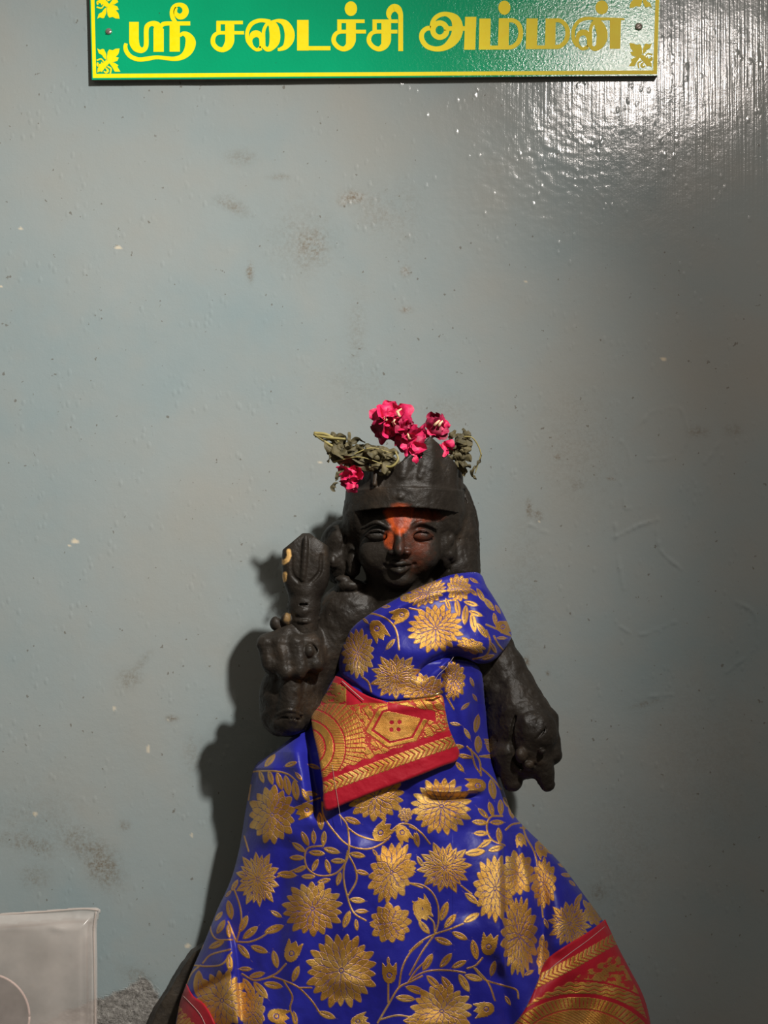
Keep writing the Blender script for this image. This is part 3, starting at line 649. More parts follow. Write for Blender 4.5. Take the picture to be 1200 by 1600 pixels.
FOLDS = [([(786, 1295), (785, 1360), (787, 1440), (790, 1530)], 11, 2.2, 'step', 26), ([(800, 1290), (806, 1330), (812, 1400)], -6, 9, 'ridge', 14),
         ([(822, 1320), (845, 1390), (848, 1450), (838, 1530)], -11, 12, 'ridge', 16), ([(870, 1350), (880, 1420), (868, 1500)], 7, 16, 'ridge', 20), ([(835, 1300), (880, 1360), (925, 1440)], 5, 8, 'ridge', 12),
         ([(352, 1425), (364, 1480), (370, 1540), (376, 1620)], 16, 3.5, 'step', 34), ([(345, 1480), (352, 1540), (350, 1600)], 6, 12, 'ridge', 16), ([(372, 1518), (330, 1538), (292, 1562)], -6, 6, 'ridge', 10),
         ([(478, 1115), (484, 1170), (494, 1235), (500, 1290)], -15, 13, 'ridge', 18), ([(452, 1150), (470, 1210), (480, 1270)], 8, 14, 'ridge', 18), ([(425, 1175), (420, 1240), (415, 1330)], 6, 14, 'ridge', 18),
         ([(660, 1234), (700, 1237), (765, 1232)], 9, 5, 'ridge', 10), ([(650, 1243), (700, 1247), (760, 1243)], -6, 5, 'ridge', 10), ([(640, 1215), (625, 1290), (600, 1350)], -6, 16, 'ridge', 20),
         ([(720, 1270), (735, 1350), (730, 1450)], -5, 22, 'ridge', 26), ([(560, 1300), (550, 1400), (540, 1560)], 6, 30, 'ridge', 36), ([(650, 1300), (670, 1420), (680, 1600)], -5, 26, 'ridge', 30),
         ([(455, 1300), (440, 1420), (430, 1600)], -6, 20, 'ridge', 26), ([(745, 1060), (752, 1120), (768, 1190)], -6, 12, 'ridge', 16), ([(715, 1060), (728, 1130), (745, 1200)], 8, 13, 'ridge', 16),
         ([(700, 1040), (685, 1075), (690, 1110)], -10, 9, 'ridge', 14), ([(900, 1500), (850, 1560), (800, 1640)], 6, 16, 'ridge', 20), ([(970, 1500), (930, 1560), (880, 1640)], -5, 16, 'ridge', 20),
         ([(600, 1060), (575, 1090), (540, 1100)], -5, 12, 'ridge', 16), ([(760, 1480), (790, 1560), (800, 1640)], -8, 14, 'ridge', 18)]
def body_d(X, Y):
    L = np.interp(Y, YP, LP); R = np.interp(Y, YP, RP); A = np.interp(Y, YP, AP); t = np.clip((2*X-L-R)/(R-L), -1, 1)
    return 42+(A-42)*np.power(np.clip(1-np.abs(t)**2.3, 0, 1), .52)
def drape_d(X, Y):
    d = body_d(X, Y)
    for f in FOLDS: d = d+1.35*polyfold(X, Y, *f)
    ang = np.arctan2(X-600, Y-950); g = sst(1230, 1500, Y)
    d = d+g*(5*np.sin(ang*23+1)+2.4*np.sin(ang*41))+3.2*fbm(X/40, Y/52, 2.2, 3)
    return d
SH = [([(560, 985), (640, 940), (735, 912)], 5, 8, 'ridge', 12), ([(700, 925), (752, 920), (775, 935)], 5, 6, 'ridge', 10), ([(645, 1065), (680, 1035), (712, 1022), (750, 1030)], -14, 7, 'ridge', 12),
      ([(700, 1005), (740, 1015), (785, 1000)], 8, 12, 'ridge', 16), ([(765, 930), (770, 970), (785, 1000)], -5, 9, 'ridge', 12), ([(600, 1000), (640, 1020), (700, 1010)], 5, 18, 'ridge', 22),
      ([(545, 1000), (548, 1040), (560, 1070)], 5, 12, 'ridge', 16), ([(720, 930), (735, 960), (738, 1000)], -5, 10, 'ridge', 14)]
def sh_d(X, Y):
    d = body_d(X, Y)+9
    for f in SH: d = d+1.25*polyfold(X, Y, *f)
    # lift over the left shoulder, where the cloth bunches
    return d+12*np.exp(-((X-745)/42)**2-((Y-985)/38)**2)+2.2*fbm(X/30, Y/34, 6.6, 3)
class Paint:
    """flat woven print: g = gold thread; drawn in the cloth's own sheet coordinates"""
    def __init__(s, X, Y): s.X, s.Y = X, Y; s.g = np.zeros(len(X))
    def sel(s, cx, cy, rx, ry): return np.nonzero((np.abs(s.X-cx) < rx) & (np.abs(s.Y-cy) < ry))[0]
    def mum(s, cx, cy, rx, ry, n=24, rot=0.2, lw=.6, tilt=0, star=False):
        n = max(8, int(n*.78))
        m = max(rx, ry)*1.1; i = s.sel(cx, cy, m, m)
        if len(i) == 0: return
        x, y = s.X[i]-cx, s.Y[i]-cy; c, q = math.cos(tilt), math.sin(tilt); x, y = x*c+y*q, -x*q+y*c
        R = (rx+ry)/2; x, y = x/rx*R, y/ry*R; r = np.hypot(x, y); th = np.arctan2(y, x)+rot; g = s.g[i]
        rings = [(1.0, .1, 10, 0), (.84, .1, 10, .5), (.60, .08, 8, 0)] if star else [(1.0, .66, n, 0), (.82, .48, n, .5), (.60, .30, int(n*.75), 0), (.38, .12, int(n*.5), .5)]
        for ro, ri, k, off in rings:
            D = 2*PI/k; a0 = th/D+off; fr = (a0-np.round(a0))*D
            jit = 1-.05*np.sin(np.round(a0)*2.4); b = np.abs(r*np.sin(fr)); t = np.clip((r/(R*ro*jit)-ri/ro)/(1-ri/ro), 0, 1.2)
            half = r*math.tan(D/2) if not star else R*ro*.24
            wdt = np.minimum(r*math.tan(min(D/2, 1)), R*ro*math.sin(D/2)*1.0)*np.where(t < .35, 1, np.clip(1-((t-.35)/.65), 0, 1)**.62)
            if star: wdt = R*ro*.185*np.sin(PI*np.clip(t, 0, 1)**.85)**.85
            v = wdt-b; v = np.where(r > R*ro*jit, -1, v)
            inside = v > 0; line = inside & (v < lw)
            fill = np.clip((v-lw*.5)/.8, .12, 1)
            g = np.where(inside, fill, g)
            if star: g = np.where(inside & (b < .55) & (t > .3) & (t < .8), .1, g)
        g = np.where(r < R*.10, np.where((r > R*.045) & (r < R*.08), .1, 1), g)
        s.g[i] = g
    def leaf(s, cx, cy, ln, wd, ang, vein=True):
        i = s.sel(cx, cy, ln*.62, ln*.62)
        if len(i) == 0: return
        c, q = math.cos(math.radians(ang)), math.sin(math.radians(ang)); a = ((s.X[i]-cx)*c+(s.Y[i]-cy)*q)/ln+.5; b = -(s.X[i]-cx)*q+(s.Y[i]-cy)*c
        w_ = wd*.5*np.clip(4*a*(1-a), 0, None)**.7; v = w_-np.abs(b); f = np.clip(v/.9+.3, 0, 1)
        if vein: f = f*np.where((np.abs(b) < .55) & (a > .15) & (a < .7), .15, 1)
        s.g[i] = np.where(v > -.5, np.maximum(f, np.where(v > .8, 0, s.g[i])), s.g[i])
    def vine(s, pts, wd=2.4):
        P = smoothline(pts, 6); x0, x1, y0, y1 = P[:, 0].min()-4, P[:, 0].max()+4, P[:, 1].min()-4, P[:, 1].max()+4
        i = np.nonzero((s.X > x0) & (s.X < x1) & (s.Y > y0) & (s.Y < y1))[0]
        if len(i) == 0: return
        d = seg_dist(s.X[i], s.Y[i], P)[0]; s.g[i] = np.maximum(s.g[i], np.clip((wd/2+.4-d)/.8, 0, 1))
    def budm(s, cx, cy, r, ang):
        i = s.sel(cx, cy, r*1.5, r*1.5)
        if len(i) == 0: return
        c, q = math.cos(math.radians(ang)), math.sin(math.radians(ang)); a = ((s.X[i]-cx)*c+(s.Y[i]-cy)*q)/r; b = (-(s.X[i]-cx)*q+(s.Y[i]-cy)*c)/r
        base = np.hypot(a+.25, b/.85) < .75; tips = (a > -.2) & (a < 1.05-.9*np.abs(((b*1.5+1.5) % 1)-.5)) & (np.abs(b) < .72)
        f = (base | tips).astype(float); rr = np.hypot(a+.2, b); f = np.where((rr > .17) & (rr < .27), .1, f)
        s.g[i] = np.maximum(s.g[i], f)
def cloth(name, parent, poly, dfun, paint, mat, ew=6, eh=5, step=1.0, thick=2.0, ns=5, label=None, base=None, closed_smooth=True):
    P = np.array(poly, float)
    if closed_smooth:
        ext = smoothline(np.vstack([P[-1], P, P[0], P[1]]), ns); P = ext[ns:-ns-1+1][:-1] if False else smoothline(np.vstack([P, P[:1]]), ns)[:-1]
    x0, y0 = P.min(0)-2; x1, y1 = P.max(0)+2; gx = np.arange(x0, x1+step, step); gy = np.arange(y0, y1+step, step)
    X, Y = np.meshgrid(gx, gy); d, _, bx, by = seg_dist(X, Y, P, True); ins = inside_poly(X, Y, P); sd = np.where(ins, -d, d)
    cxm, cym = np.meshgrid(gx[:-1]+step/2, gy[:-1]+step/2); cin = inside_poly(cxm, cym, P)
    out = ~ins; X = np.where(out, bx, X); Y = np.where(out, by, Y); e = np.where(ins, d, 0)
    ny_, nx_ = X.shape; idx = np.arange(nx_*ny_).reshape(ny_, nx_); F = Q(idx)[cin.ravel()]
    used, inv = np.unique(F, return_inverse=True); F = inv.reshape(F.shape)
    x, y, e = X.ravel()[used], Y.ravel()[used], e.ravel()[used]
    D = dfun(x, y); q = 1-np.clip(e/ew, 0, 1); D = D-eh*(1-np.sqrt(np.clip(1-q*q, 0, 1)))
    g = paint(x, y)
    V = W3(x, y, D); V[:, 2] = np.maximum(V[:, 2], .001)
    # turned-back rim gives the cloth its thickness
    ed = np.sort(np.concatenate([F[:, [0, 1]], F[:, [1, 2]], F[:, [2, 3]], F[:, [3, 0]]]), 1); eo = np.concatenate([F[:, [0, 1]], F[:, [1, 2]], F[:, [2, 3]], F[:, [3, 0]]])
    key = ed[:, 0].astype(np.int64)*len(x)+ed[:, 1]; uq, fi, ct = np.unique(key, return_index=True, return_counts=True); be = eo[fi[ct == 1]]
    bv = np.unique(be); mp = -np.ones(len(x), int); mp[bv] = len(x)+np.arange(len(bv)); V2 = V[bv].copy(); V2[:, 1] += thick*S
    Fr = np.stack([be[:, 1], be[:, 0], mp[be[:, 0]], mp[be[:, 1]]], 1)
    V = np.vstack([V, V2]); F = np.vstack([F, Fr]); g = np.concatenate([g, g[bv]])
    V[:, 1] = np.minimum(V[:, 1], -.001)
    o = mk(name, V, F, mat, parent, attr={'paint': np.stack([g, g*0, g*0], -1)})
    if label: o['label'] = label
    return o
z7 = lambda a, b: (260+a/3, 1150+b/3); z8 = lambda a, b: (640+a/3, 1150+b/3); z6 = lambda a, b: (460+a/3.3333, 880+b/3.3333)
def leaves(p, z, rows):
    for a, b, ln, ang in rows: x, y = z(a, b); p.leaf(x, y, ln/3 if z is not z6 else ln/3.9, max(5.0, ln/3*.38) if z is not z6 else max(4.6, ln/3.9*.34), ang)
def vines(p, z, lists, wd=2.3):
    for L in lists: p.vine([z(a, b) for a, b in L], wd)
def drape_paint(x, y):
    p = Paint(x, y)
    vines(p, z7, [[(395, 170), (430, 165), (510, 165), (570, 180), (612, 215)], [(395, 230), (385, 300)], [(730, 310), (735, 370), (780, 440), (850, 510), (940, 530), (1010, 505), (1050, 470)], [(812, 370), (850, 430), (852, 560), (800, 640), (720, 655), (665, 625), (648, 570), (665, 525), (735, 515)],
                  [(850, 430), (900, 465), (985, 490), (1040, 485)], [(855, 560), (885, 620), (890, 680), (850, 750)], [(850, 540), (830, 650), (850, 760), (880, 830), (935, 865)], [(1060, 440), (1100, 412), (1150, 420), (1200, 460)], [(1140, 690), (1200, 712)],
                  [(310, 700), (345, 800), (350, 880), (328, 965)], [(328, 965), (390, 965), (450, 940), (500, 900)], [(240, 800), (205, 880), (230, 950), (310, 955)], [(130, 1075), (190, 1080), (260, 1070), (305, 1015)], [(170, 1065), (210, 1025), (300, 1000)], [(90, 1170), (120, 1110), (160, 1075)], [(290, 870), (328, 965)],
                  [(560, 1068), (520, 1110), (470, 1135)], [(355, 1115), (410, 1145), (470, 1135), (500, 1130), (560, 1150), (620, 1180), (680, 1240), (720, 1300)], [(550, 1150), (590, 1220), (580, 1280), (610, 1350)], [(620, 1180), (680, 1180)],
                  [(990, 1345), (1040, 1260), (1090, 1180), (1150, 1150), (1200, 1125)], [(1090, 1180), (1105, 1090), (1140, 1020), (1200, 965)], [(1130, 1160), (1170, 1100), (1210, 1060)], [(1040, 1150), (1040, 1250)], [(1000, 1330), (1080, 1310), (1160, 1320)], [(365, 470), (385, 540)], [(520, 660), (620, 620)], [(640, 320), (720, 290)]])
    leaves(p, z7, [(485, 115, 75, -50), (583, 132, 60, -20), (692, 143, 60, 20), (445, 192, 60, 70), (488, 195, 70, 75), (530, 212, 85, 75), (566, 232, 95, 80), (605, 255, 95, 82), (652, 278, 70, 60), (680, 270, 60, 10), (722, 398, 85, 85), (620, 190, 50, 50),
                   (650, 482, 75, 65), (690, 475, 65, 88), (738, 480, 70, 95), (620, 522, 75, 35), (612, 571, 70, 0), (628, 624, 65, -25), (705, 549, 75, 5), (775, 537, 80, 15), (697, 606, 65, -65), (757, 612, 70, 75), (805, 586, 70, 0), (808, 670, 65, -75), (738, 680, 65, -15), (665, 659, 65, 0), (565, 650, 90, 5),
                   (872, 397, 80, 20), (895, 558, 75, 10), (917, 640, 65, 15), (980, 550, 45, 55), (895, 770, 75, 5), (845, 860, 85, -70), (915, 822, 60, 0), (891, 886, 55, 85), (1175, 485, 65, 85), (1190, 590, 60, 60),
                   (245, 845, 55, -50), (255, 895, 75, -60), (235, 978, 80, -25), (292, 915, 65, 85), (362, 880, 85, -65), (393, 922, 90, -40), (505, 905, 95, -20), (435, 1000, 85, 20), (362, 1010, 85, 50), (297, 815, 90, 80), (320, 700, 60, -60),
                   (150, 1162, 125, -88), (296, 1065, 85, 85), (370, 1092, 60, 0), (425, 1120, 75, -15), (442, 1192, 100, 50), (500, 1168, 90, 10), (385, 1180, 100, 60), (510, 1047, 85, 78), (606, 1115, 80, -68), (752, 1308, 85, 20), (602, 1325, 70, 80), (515, 835, 60, 30),
                   (1120, 1230, 90, 5), (1165, 1188, 90, 15), (1150, 1338, 80, 5), (1040, 1055, 40, 90), (160, 990, 50, -60), (130, 1030, 60, -60), (290, 740, 40, -50)])
    vines(p, z8, [[(270, 50), (325, 110), (335, 185)], [(335, 150), (380, 190), (430, 250)], [(330, 95), (390, 105), (415, 135)], [(335, 95), (395, 88)], [(435, 375), (380, 380), (362, 430), (385, 485), (445, 512)], [(350, 490), (385, 485)], [(450, 440), (480, 415), (515, 408)], [(0, 425), (50, 450), (95, 505)], [(0, 690), (60, 700), (110, 740), (135, 810), (125, 910), (60, 1010), (0, 1120)],
                  [(0, 1010), (50, 965), (115, 930), (190, 905), (250, 880)], [(60, 830), (110, 870), (118, 925)], [(0, 1145), (60, 1110), (120, 1098), (200, 1100), (260, 1110)], [(270, 1090), (310, 1075), (342, 1040)], [(300, 1085), (350, 1140), (440, 1170), (500, 1190), (510, 1230)], [(310, 1090), (370, 1160), (400, 1240)], [(240, 700), (290, 740)], [(250, 545), (330, 545)],
                  [(530, 410), (545, 470), (590, 560), (610, 700), (625, 850)], [(520, 430), (570, 436)], [(345, 500), (300, 545)], [(680, 1), (700, 40)]])
    leaves(p, z8, [(375, 60, 60, 60), (320, 40, 80, 88), (225, 50, 60, 0), (255, 95, 60, 10), (235, 145, 60, 50), (388, 250, 95, 80), (375, 30, 60, 30), (345, 362, 65, 45), (382, 342, 70, 75), (427, 335, 75, 88), (330, 405, 75, 5), (335, 456, 70, 0), (410, 405, 65, 0), (420, 466, 75, 85), (405, 528, 75, -15), (357, 503, 70, -35), (308, 546, 95, -8), (478, 350, 75, 80), (455, 312, 60, 60),
                   (290, 762, 80, 40), (32, 487, 70, 75), (162, 822, 95, -70), (190, 868, 85, -50), (290, 852, 85, -30), (68, 897, 80, 50), (235, 937, 80, 25), (158, 962, 85, 20), (85, 1060, 90, -60), (170, 1052, 85, -50), (232, 1070, 75, -25), (30, 1192, 85, 20), (112, 1155, 90, 45), (178, 1167, 95, 55), (255, 1158, 95, 60), (300, 1133, 85, 15), (305, 1002, 95, 78), (391, 1090, 75, -75), (0, 1235, 50, 0),
                   (715, 607, 40, 20), (735, 652, 50, 10), (762, 690, 40, 40), (790, 768, 65, -60), (640, 880, 50, 70), (525, 1090, 50, -40), (560, 1110, 50, -30), (620, 960, 60, -80), (830, 795, 60, 60), (460, 1240, 50, 60), (20, 1320, 60, 0)])
    vines(p, z6, [[(920, 970), (940, 1050), (965, 1090)], [(790, 690), (830, 760)], [(340, 590), (385, 620), (400, 670)]])
    leaves(p, z6, [(900, 888, 75, 60), (950, 835, 110, 100), (965, 935, 80, 80), (900, 1008, 70, 10), (850, 962, 70, -15), (890, 745, 65, -40), (838, 838, 65, 10), (700, 600, 60, -20), (925, 620, 60, 70), (1010, 938, 50, 0), (940, 700, 50, 60)])
    for a in [(z7(495, 370), 37, 46, 20), (z7(685, 810), 48, 43, 24), (z7(820, 1100), 56, 59, 28), (z7(260, 1240), 42, 48, 22), (z7(405, 1300), 20, 40, 18), (z7(980, 285), 46, 38, 22), (z7(1120, 370), 12, 12, 8)]:
        p.mum(*a[0], a[1], a[2], a[3])
    p.mum(*z7(1055, 640), 35, 50, 22, tilt=.35); p.mum(*z7(428, 672), 36, 46, star=True, rot=.4); p.mum(*z7(1050, 878), 34, 32, 16, rot=.1)
    p.mum(*z8(150, 330), 48, 45, 26); p.mum(*z8(165, 617), 44, 42, star=True, rot=.1); p.mum(*z8(400, 715), 34, 53, 24); p.mum(*z8(505, 645), 27, 36, 16); p.mum(*z8(515, 940), 29, 64, 26)
    p.mum(*z8(630, 690), 20, 40, 18); p.mum(*z8(750, 880), 36, 38, star=True, rot=.5); p.mum(*z8(150, 1290), 49, 43, 24); p.mum(*z8(625, 1040), 10, 34, 14); p.mum(*z8(865, 830), 16, 20, 12)
    p.mum(*z6(830, 610), 19, 32, 18); p.mum(*z6(665, 650), 36, 24, 16)
    for zz, a, b, r, an in [(z7, 650, 350, 15, 160), (z7, 1012, 447, 17, -40), (z7, 590, 1010, 17, -70), (z7, 1045, 1112, 16, -90), (z7, 525, 1315, 17, 10), (z7, 1110, 460, 15, 60), (z7, 905, 1335, 14, -20), (z8, 310, 233, 16, 180), (z8, 65, 800, 16, -120), (z8, 372, 978, 17, -80), (z8, 350, 1282, 16, 170), (z8, 520, 488, 11, 80), (z8, 620, 530, 14, 60), (z8, 1, 620, 10, 0), (z7, 1195, 820, 17, 60)]:
        p.budm(*zz(a, b), r, an)
    p.g *= 1-.0*p.g
    return p.g
saree = empty('saree', P3(620, 1740, 90), 'royal blue silk saree with gold flowers and red-gold borders draped on the black stone statue', 'saree')
drape_poly = [(552, 1030), (600, 1035), (700, 1030), (748, 1042), (758, 1100), (768, 1160), (778, 1205), (790, 1243), (800, 1270), (822, 1295), (850, 1322), (878, 1352), (905, 1388), (930, 1422), (948, 1448), (966, 1484), (985, 1520),
              (1003, 1556), (1014, 1590), (1022, 1640), (1050, 1750), (1075, 1880), (235, 1880), (250, 1740), (268, 1640), (276, 1590), (284, 1562), (296, 1525), (320, 1470), (340, 1420), (360, 1376), (374, 1325), (383, 1270), (391, 1225), (399, 1196), (420, 1180), (440, 1165), (470, 1138), (488, 1105), (505, 1080), (525, 1052)]
cloth('drape', saree, drape_poly, drape_d, drape_paint, MBLUE, ew=9, eh=10, ns=4)
def sh_paint(x, y):
    p = Paint(x, y)
    vines(p, z6, [[(350, 275), (400, 262), (480, 290), (530, 350), (545, 450)], [(1000, 350), (1020, 410), (1000, 480), (930, 500)], [(1000, 320), (1060, 345), (1120, 370)], [(1040, 380), (1060, 420), (1085, 450)], [(600, 235), (650, 245)], [(350, 590), (385, 620), (400, 670)], [(760, 200), (840, 190)]], 2.4)
    leaves(p, z6, [(500, 422, 85, -50), (850, 232, 110, 80), (890, 270, 120, 95), (932, 310, 120, 80), (978, 350, 110, 55), (920, 210, 90, 15), (945, 262, 90, 20), (1045, 292, 80, 80), (1080, 390, 60, 0), (1035, 440, 80, 60), (800, 215, 80, 70), (970, 165, 90, 60), (1015, 215, 100, 50), (930, 150, 70, 40), (370, 300, 50, 45), (1010, 490, 80, -20), (475, 225, 60, 0), (1060, 240, 60, 60), (935, 90, 60, 30), (780, 545, 60, 10)])
    p.mum(*z6(735, 340), 44, 38, 26, tilt=-.15); p.mum(*z6(330, 470), 26, 39, 22); p.mum(*z6(530, 592), 42, 38, star=True, rot=.3); p.mum(*z6(690, 155), 34, 19, 24, tilt=-.4); p.mum(*z6(855, 130), 20, 22, 16); p.mum(*z6(920, 430), 24, 12, 12, tilt=.3); p.mum(*z6(670, 655), 40, 24, 18)
    p.budm(*z6(435, 350), 17, 60); p.budm(*z6(550, 272), 15, 160); p.budm(*z6(1095, 335), 14, 20); p.budm(*z6(580, 180), 9, 0)
    return p.g
sh_poly = [(534, 1012), (540, 1000), (548, 984), (560, 972), (586, 954), (615, 938), (645, 922), (675, 909), (705, 898), (738, 894), (752, 898), (760, 915), (772, 934), (786, 958), (799, 988), (796, 1003), (784, 1020), (768, 1034), (748, 1037), (728, 1029), (712, 1026), (700, 1036), (690, 1055), (684, 1088),
           (640, 1096), (600, 1096), (575, 1085), (550, 1068), (533, 1055), (529, 1035)]
cloth('shoulder_fold', saree, sh_poly, lambda x, y: sh_d(x, y)-6*sst(1045, 1085, y), sh_paint, MBLUE, ew=7, eh=9, ns=5)
# folded red and gold end at the waist
C4 = np.array([(488, 1102), (692, 1088), (716, 1188), (508, 1266)], float)
def wuv(x, y):
    u = np.clip((x-490)/215, 0, 1); v = np.full(x.shape, .5)
    for _ in range(6):
        Tx = C4[0]+(C4[1]-C4[0])*u[:, None]; Bx = C4[3]+(C4[2]-C4[3])*u[:, None]; dv = Bx-Tx
        v = ((x-Tx[:, 0])*dv[:, 0]+(y-Tx[:, 1])*dv[:, 1])/(dv**2).sum(1)
        Lx = C4[0]+(C4[3]-C4[0])*v[:, None]; Rx = C4[1]+(C4[2]-C4[1])*v[:, None]; du = Rx-Lx
        u = ((x-Lx[:, 0])*du[:, 0]+(y-Lx[:, 1])*du[:, 1])/(du**2).sum(1)
    return u, v
def braid(along, t, pitch=8.0):
    """chevron weave: along in px, t from 0 to 1 across"""
    s = (along+np.abs(t-.5)*2*pitch*1.1)/pitch; f = np.abs(s-np.round(s)); return np.where((t > .02) & (t < .98), np.clip((f-.11)/.08, 0, 1), 0)
def waist_paint(x, y):
    u, v = wuv(x, y); Lh = 165-60*u; yb = v*Lh; U = u*218
    a = .685-.165*u; b = .735-.125*u; c = .845-.055*u      # red line, braid, lower red
    g = np.zeros(x.shape); m = (v > b) & (v < c); g = np.where(m, braid(U, (v-b)/(c-b), 8.5), g)
    top = v < a
    # scalloped arcs on the left, woven ladder between red lines
    r = np.hypot(x-478, (y-1168)); k = np.arctan2(y-1168, x-478)
    arcs = np.ones(x.shape)
    for rr in (30, 44, 62): arcs = np.where(np.abs(r-rr) < 1.3, 0, arcs)
    lad = np.where(np.abs(((r if False else k*r)/4.2) % 1-.5) < .13, .25, 1)
    arcs = np.where((r > 45) & (r < 61), arcs*lad, arcs); arcs = np.where((r < 29), arcs*np.where(((x+y)/5) % 1 < .28, .2, 1), arcs)
    fan = np.where((k*11) % 1 < .22, 0, 1)*np.where((r*.22+k*2) % 1 < .18, .3, 1); z = np.where(r < 63, arcs, np.where(r < 92, fan, 1))
    # hexagon medallion
    hx, hy = (x-621)*.97+(y-1132)*-.22, (x-621)*.22+(y-1132)*.97; hd = np.maximum(np.abs(hy)/1.0, np.abs(hx)*.62+np.abs(hy)*.55)
    med = np.ones(x.shape); med = np.where(np.abs(hd-24.5) < 1.6, 0, med); med = np.where(hd < 22, np.where(((hx+hy)/3.6) % 1 < .22, .35, 1), med)
    for dx, dy in ((-8, -5), (4, -3), (-11, 6), (0, 8)): med = np.where(np.hypot(hx-dx, hy-dy) < 3.4, 0, med)
    bg = np.where((np.abs(fbm(x/14, y/7, 1)) < .11) | (((x*.9-y*.6)/13) % 1 < .13), .08, 1)*np.where(((x+2*y)/6) % 1 < .2, .5, 1)
    z = np.where(hd < 31, med, np.where(r < 92, z, bg)); z = np.where((hd >= 31) & (hd < 33.5), .1, z)
    z = np.where((y < 1112+(x-610)*.22) & (x > 605) & (x < 680) & (y > 1098+(x-610)*.20), 0, z)
    ragged = a+.012*np.sin(U/4)
    return np.where((v < ragged), z*.95, g)
def waist_d(x, y):
    u, v = wuv(x, y)
    return body_d(x, y)+15-3*sst(.15, 0, v)+2.2*np.sin(u*7+v*2)*sst(0, .4, v)+3*np.exp(-((v-.08)/.08)**2)+1.0*fbm(x/18, y/18, 9)+5*sst(.75, 1, u)*(1-v)
wp = [(489, 1104), (500, 1099), (560, 1098), (620, 1096), (665, 1091), (690, 1086), (696, 1110), (702, 1138), (712, 1162), (718, 1176), (712, 1190), (690, 1198), (640, 1218), (580, 1240), (540, 1256), (508, 1266), (504, 1225), (497, 1180), (488, 1140), (486, 1118)]
cloth('waist_fold', saree, wp, waist_d, waist_paint, MRED, ew=5, eh=5, ns=4, thick=3, label='red and gold brocade end folded over the waist')
def col_paint(x, y):
    s = (x-520)*.80+(y-1062)*-.6; t = (x-520)*.6+(y-1062)*.8
    g = np.where((x < 541) & (y > 1066+(x-520)*.25) & (fbm(x/5, y/3, 3) > -.15), 1, 0)
    return g.astype(float)
cp = [(524, 1056), (534, 1060), (552, 1074), (576, 1088), (604, 1097), (600, 1104), (540, 1108), (498, 1108), (500, 1098), (512, 1078)]
cloth('waist_edge', saree, cp, lambda x, y: body_d(x, y)+12+2*np.sin((x-y)/9), col_paint, MRED, ew=3, eh=3, ns=4, label='red edge of the saree tucked above the waist fold')
# borders at the hem
def rb_line(x):   # upper edge of the right border
    return np.interp(x, [780, 800, 825, 842, 850, 870, 905, 945, 1000], [1622, 1600, 1572, 1540, 1496, 1478, 1462, 1436, 1400])
def rb_paint(x, y):
    A = np.array([(1010, 1398), (943, 1437), (905, 1462), (870, 1479), (851, 1496), (838, 1540), (822, 1572), (800, 1602), (760, 1650)]); A2 = np.array([(1010, 1398), (943, 1437), (848, 1505), (835, 1540), (820, 1572), (780, 1612), (700, 1700)])
    t = (x-943)*.50+(y-1437)*.866+ (np.clip(900-x, 0, None))*.05; al = (x-943)*-.84+(y-1437)*.54
    g = np.zeros(x.shape); b0, b1 = 26, 44; m = (t > b0) & (t < b1); g = np.where(m, braid(al, (t-b0)/(b1-b0), 7.5), g)
    big = t > 56
    # wide woven arches
    r = np.hypot((x-905)*.75, (y-1650)); z = np.ones(x.shape)
    z = np.where((r > 92) & (r < 98), 0, z); z = np.where((r > 116) & (r < 119), 0, z)
    k = np.arctan2(x-905, 1650-y); z = np.where((r > 76) & (r < 91), np.where((k*14) % 1 < .25, .05, 1), z); z = np.where(np.abs(r-73) < 1.6, .1, z); z = np.where(np.abs(r-50) < 1.3, .1, z)
    z = np.where((r > 98) & (r < 116), np.where(((y+1.5*np.sin(x/3))/6.5) % 1 < .3, .1, 1), z); z = np.where(r < 72, np.where(((k*r*.6+r)/4.5) % 1 < .3, .35, 1), z)
    z = np.where(r > 119, np.where(fbm(x/7, y/5, 5) > -.05, .9, .05)*np.where(((x-y)/5) % 1 < .2, .4, 1), z)
    z = z*sst(56, 60, t+2*np.sin(al/3)); R_edge = np.interp(y, YP, RP)-x; z = np.where(R_edge < 5, 0, z)
    return np.where(big, z, g)
rp = [(946, 1437), (966, 1480), (985, 1516), (1004, 1553), (1015, 1590), (1023, 1640), (1052, 1750), (1076, 1880), (560, 1880), (640, 1770), (720, 1690), (775, 1625), (805, 1598), (824, 1570), (840, 1534), (852, 1502), (880, 1480), (915, 1459)]
cloth('hem_border', saree, rp, lambda x, y: drape_d(x, y)+3.5, rb_paint, MRED, ew=4, eh=3.5, ns=4, label='red border with gold braid at the right of the skirt')
def lb_paint(x, y):
    t = (x-290)*-.75+(y-1550)*.66-14; return np.where((t > 8), np.where(fbm(x/6, y/4, 5) > -.2, 1, 0)*np.where(((x+y)/7) % 1 < .25, .2, 1), 0.)
lp = [(291, 1537), (302, 1556), (318, 1568), (332, 1590), (346, 1625), (380, 1700), (470, 1880), (236, 1880), (251, 1740), (269, 1640), (276, 1595), (281, 1566)]
cloth('hem_border', saree, lp, lambda x, y: drape_d(x, y)+3.5, lb_paint, MRED, ew=4, eh=3.5, ns=4, label='red and gold border at the lower left corner of the skirt')
def thread(pts, dfun, off, r, name='stitching', mat=MTHREAD, label=None):
    P = smoothline(pts, 8); D = dfun(P[:, 0], P[:, 1])+off; V, F = tube(W3(P[:, 0], P[:, 1], D), r*S, 5); o = mk(name, V, F, mat, saree)
    if label: o['label'] = label
thread([(946, 1447), (920, 1468), (890, 1490), (862, 1512), (846, 1532)], drape_d, 3.8, .4)
thread([(286, 1556), (296, 1566), (312, 1584), (322, 1604), (334, 1630)], drape_d, 4.0, .4)
thread([(534, 1064), (552, 1080), (568, 1094)], body_d, 14.5, .6)
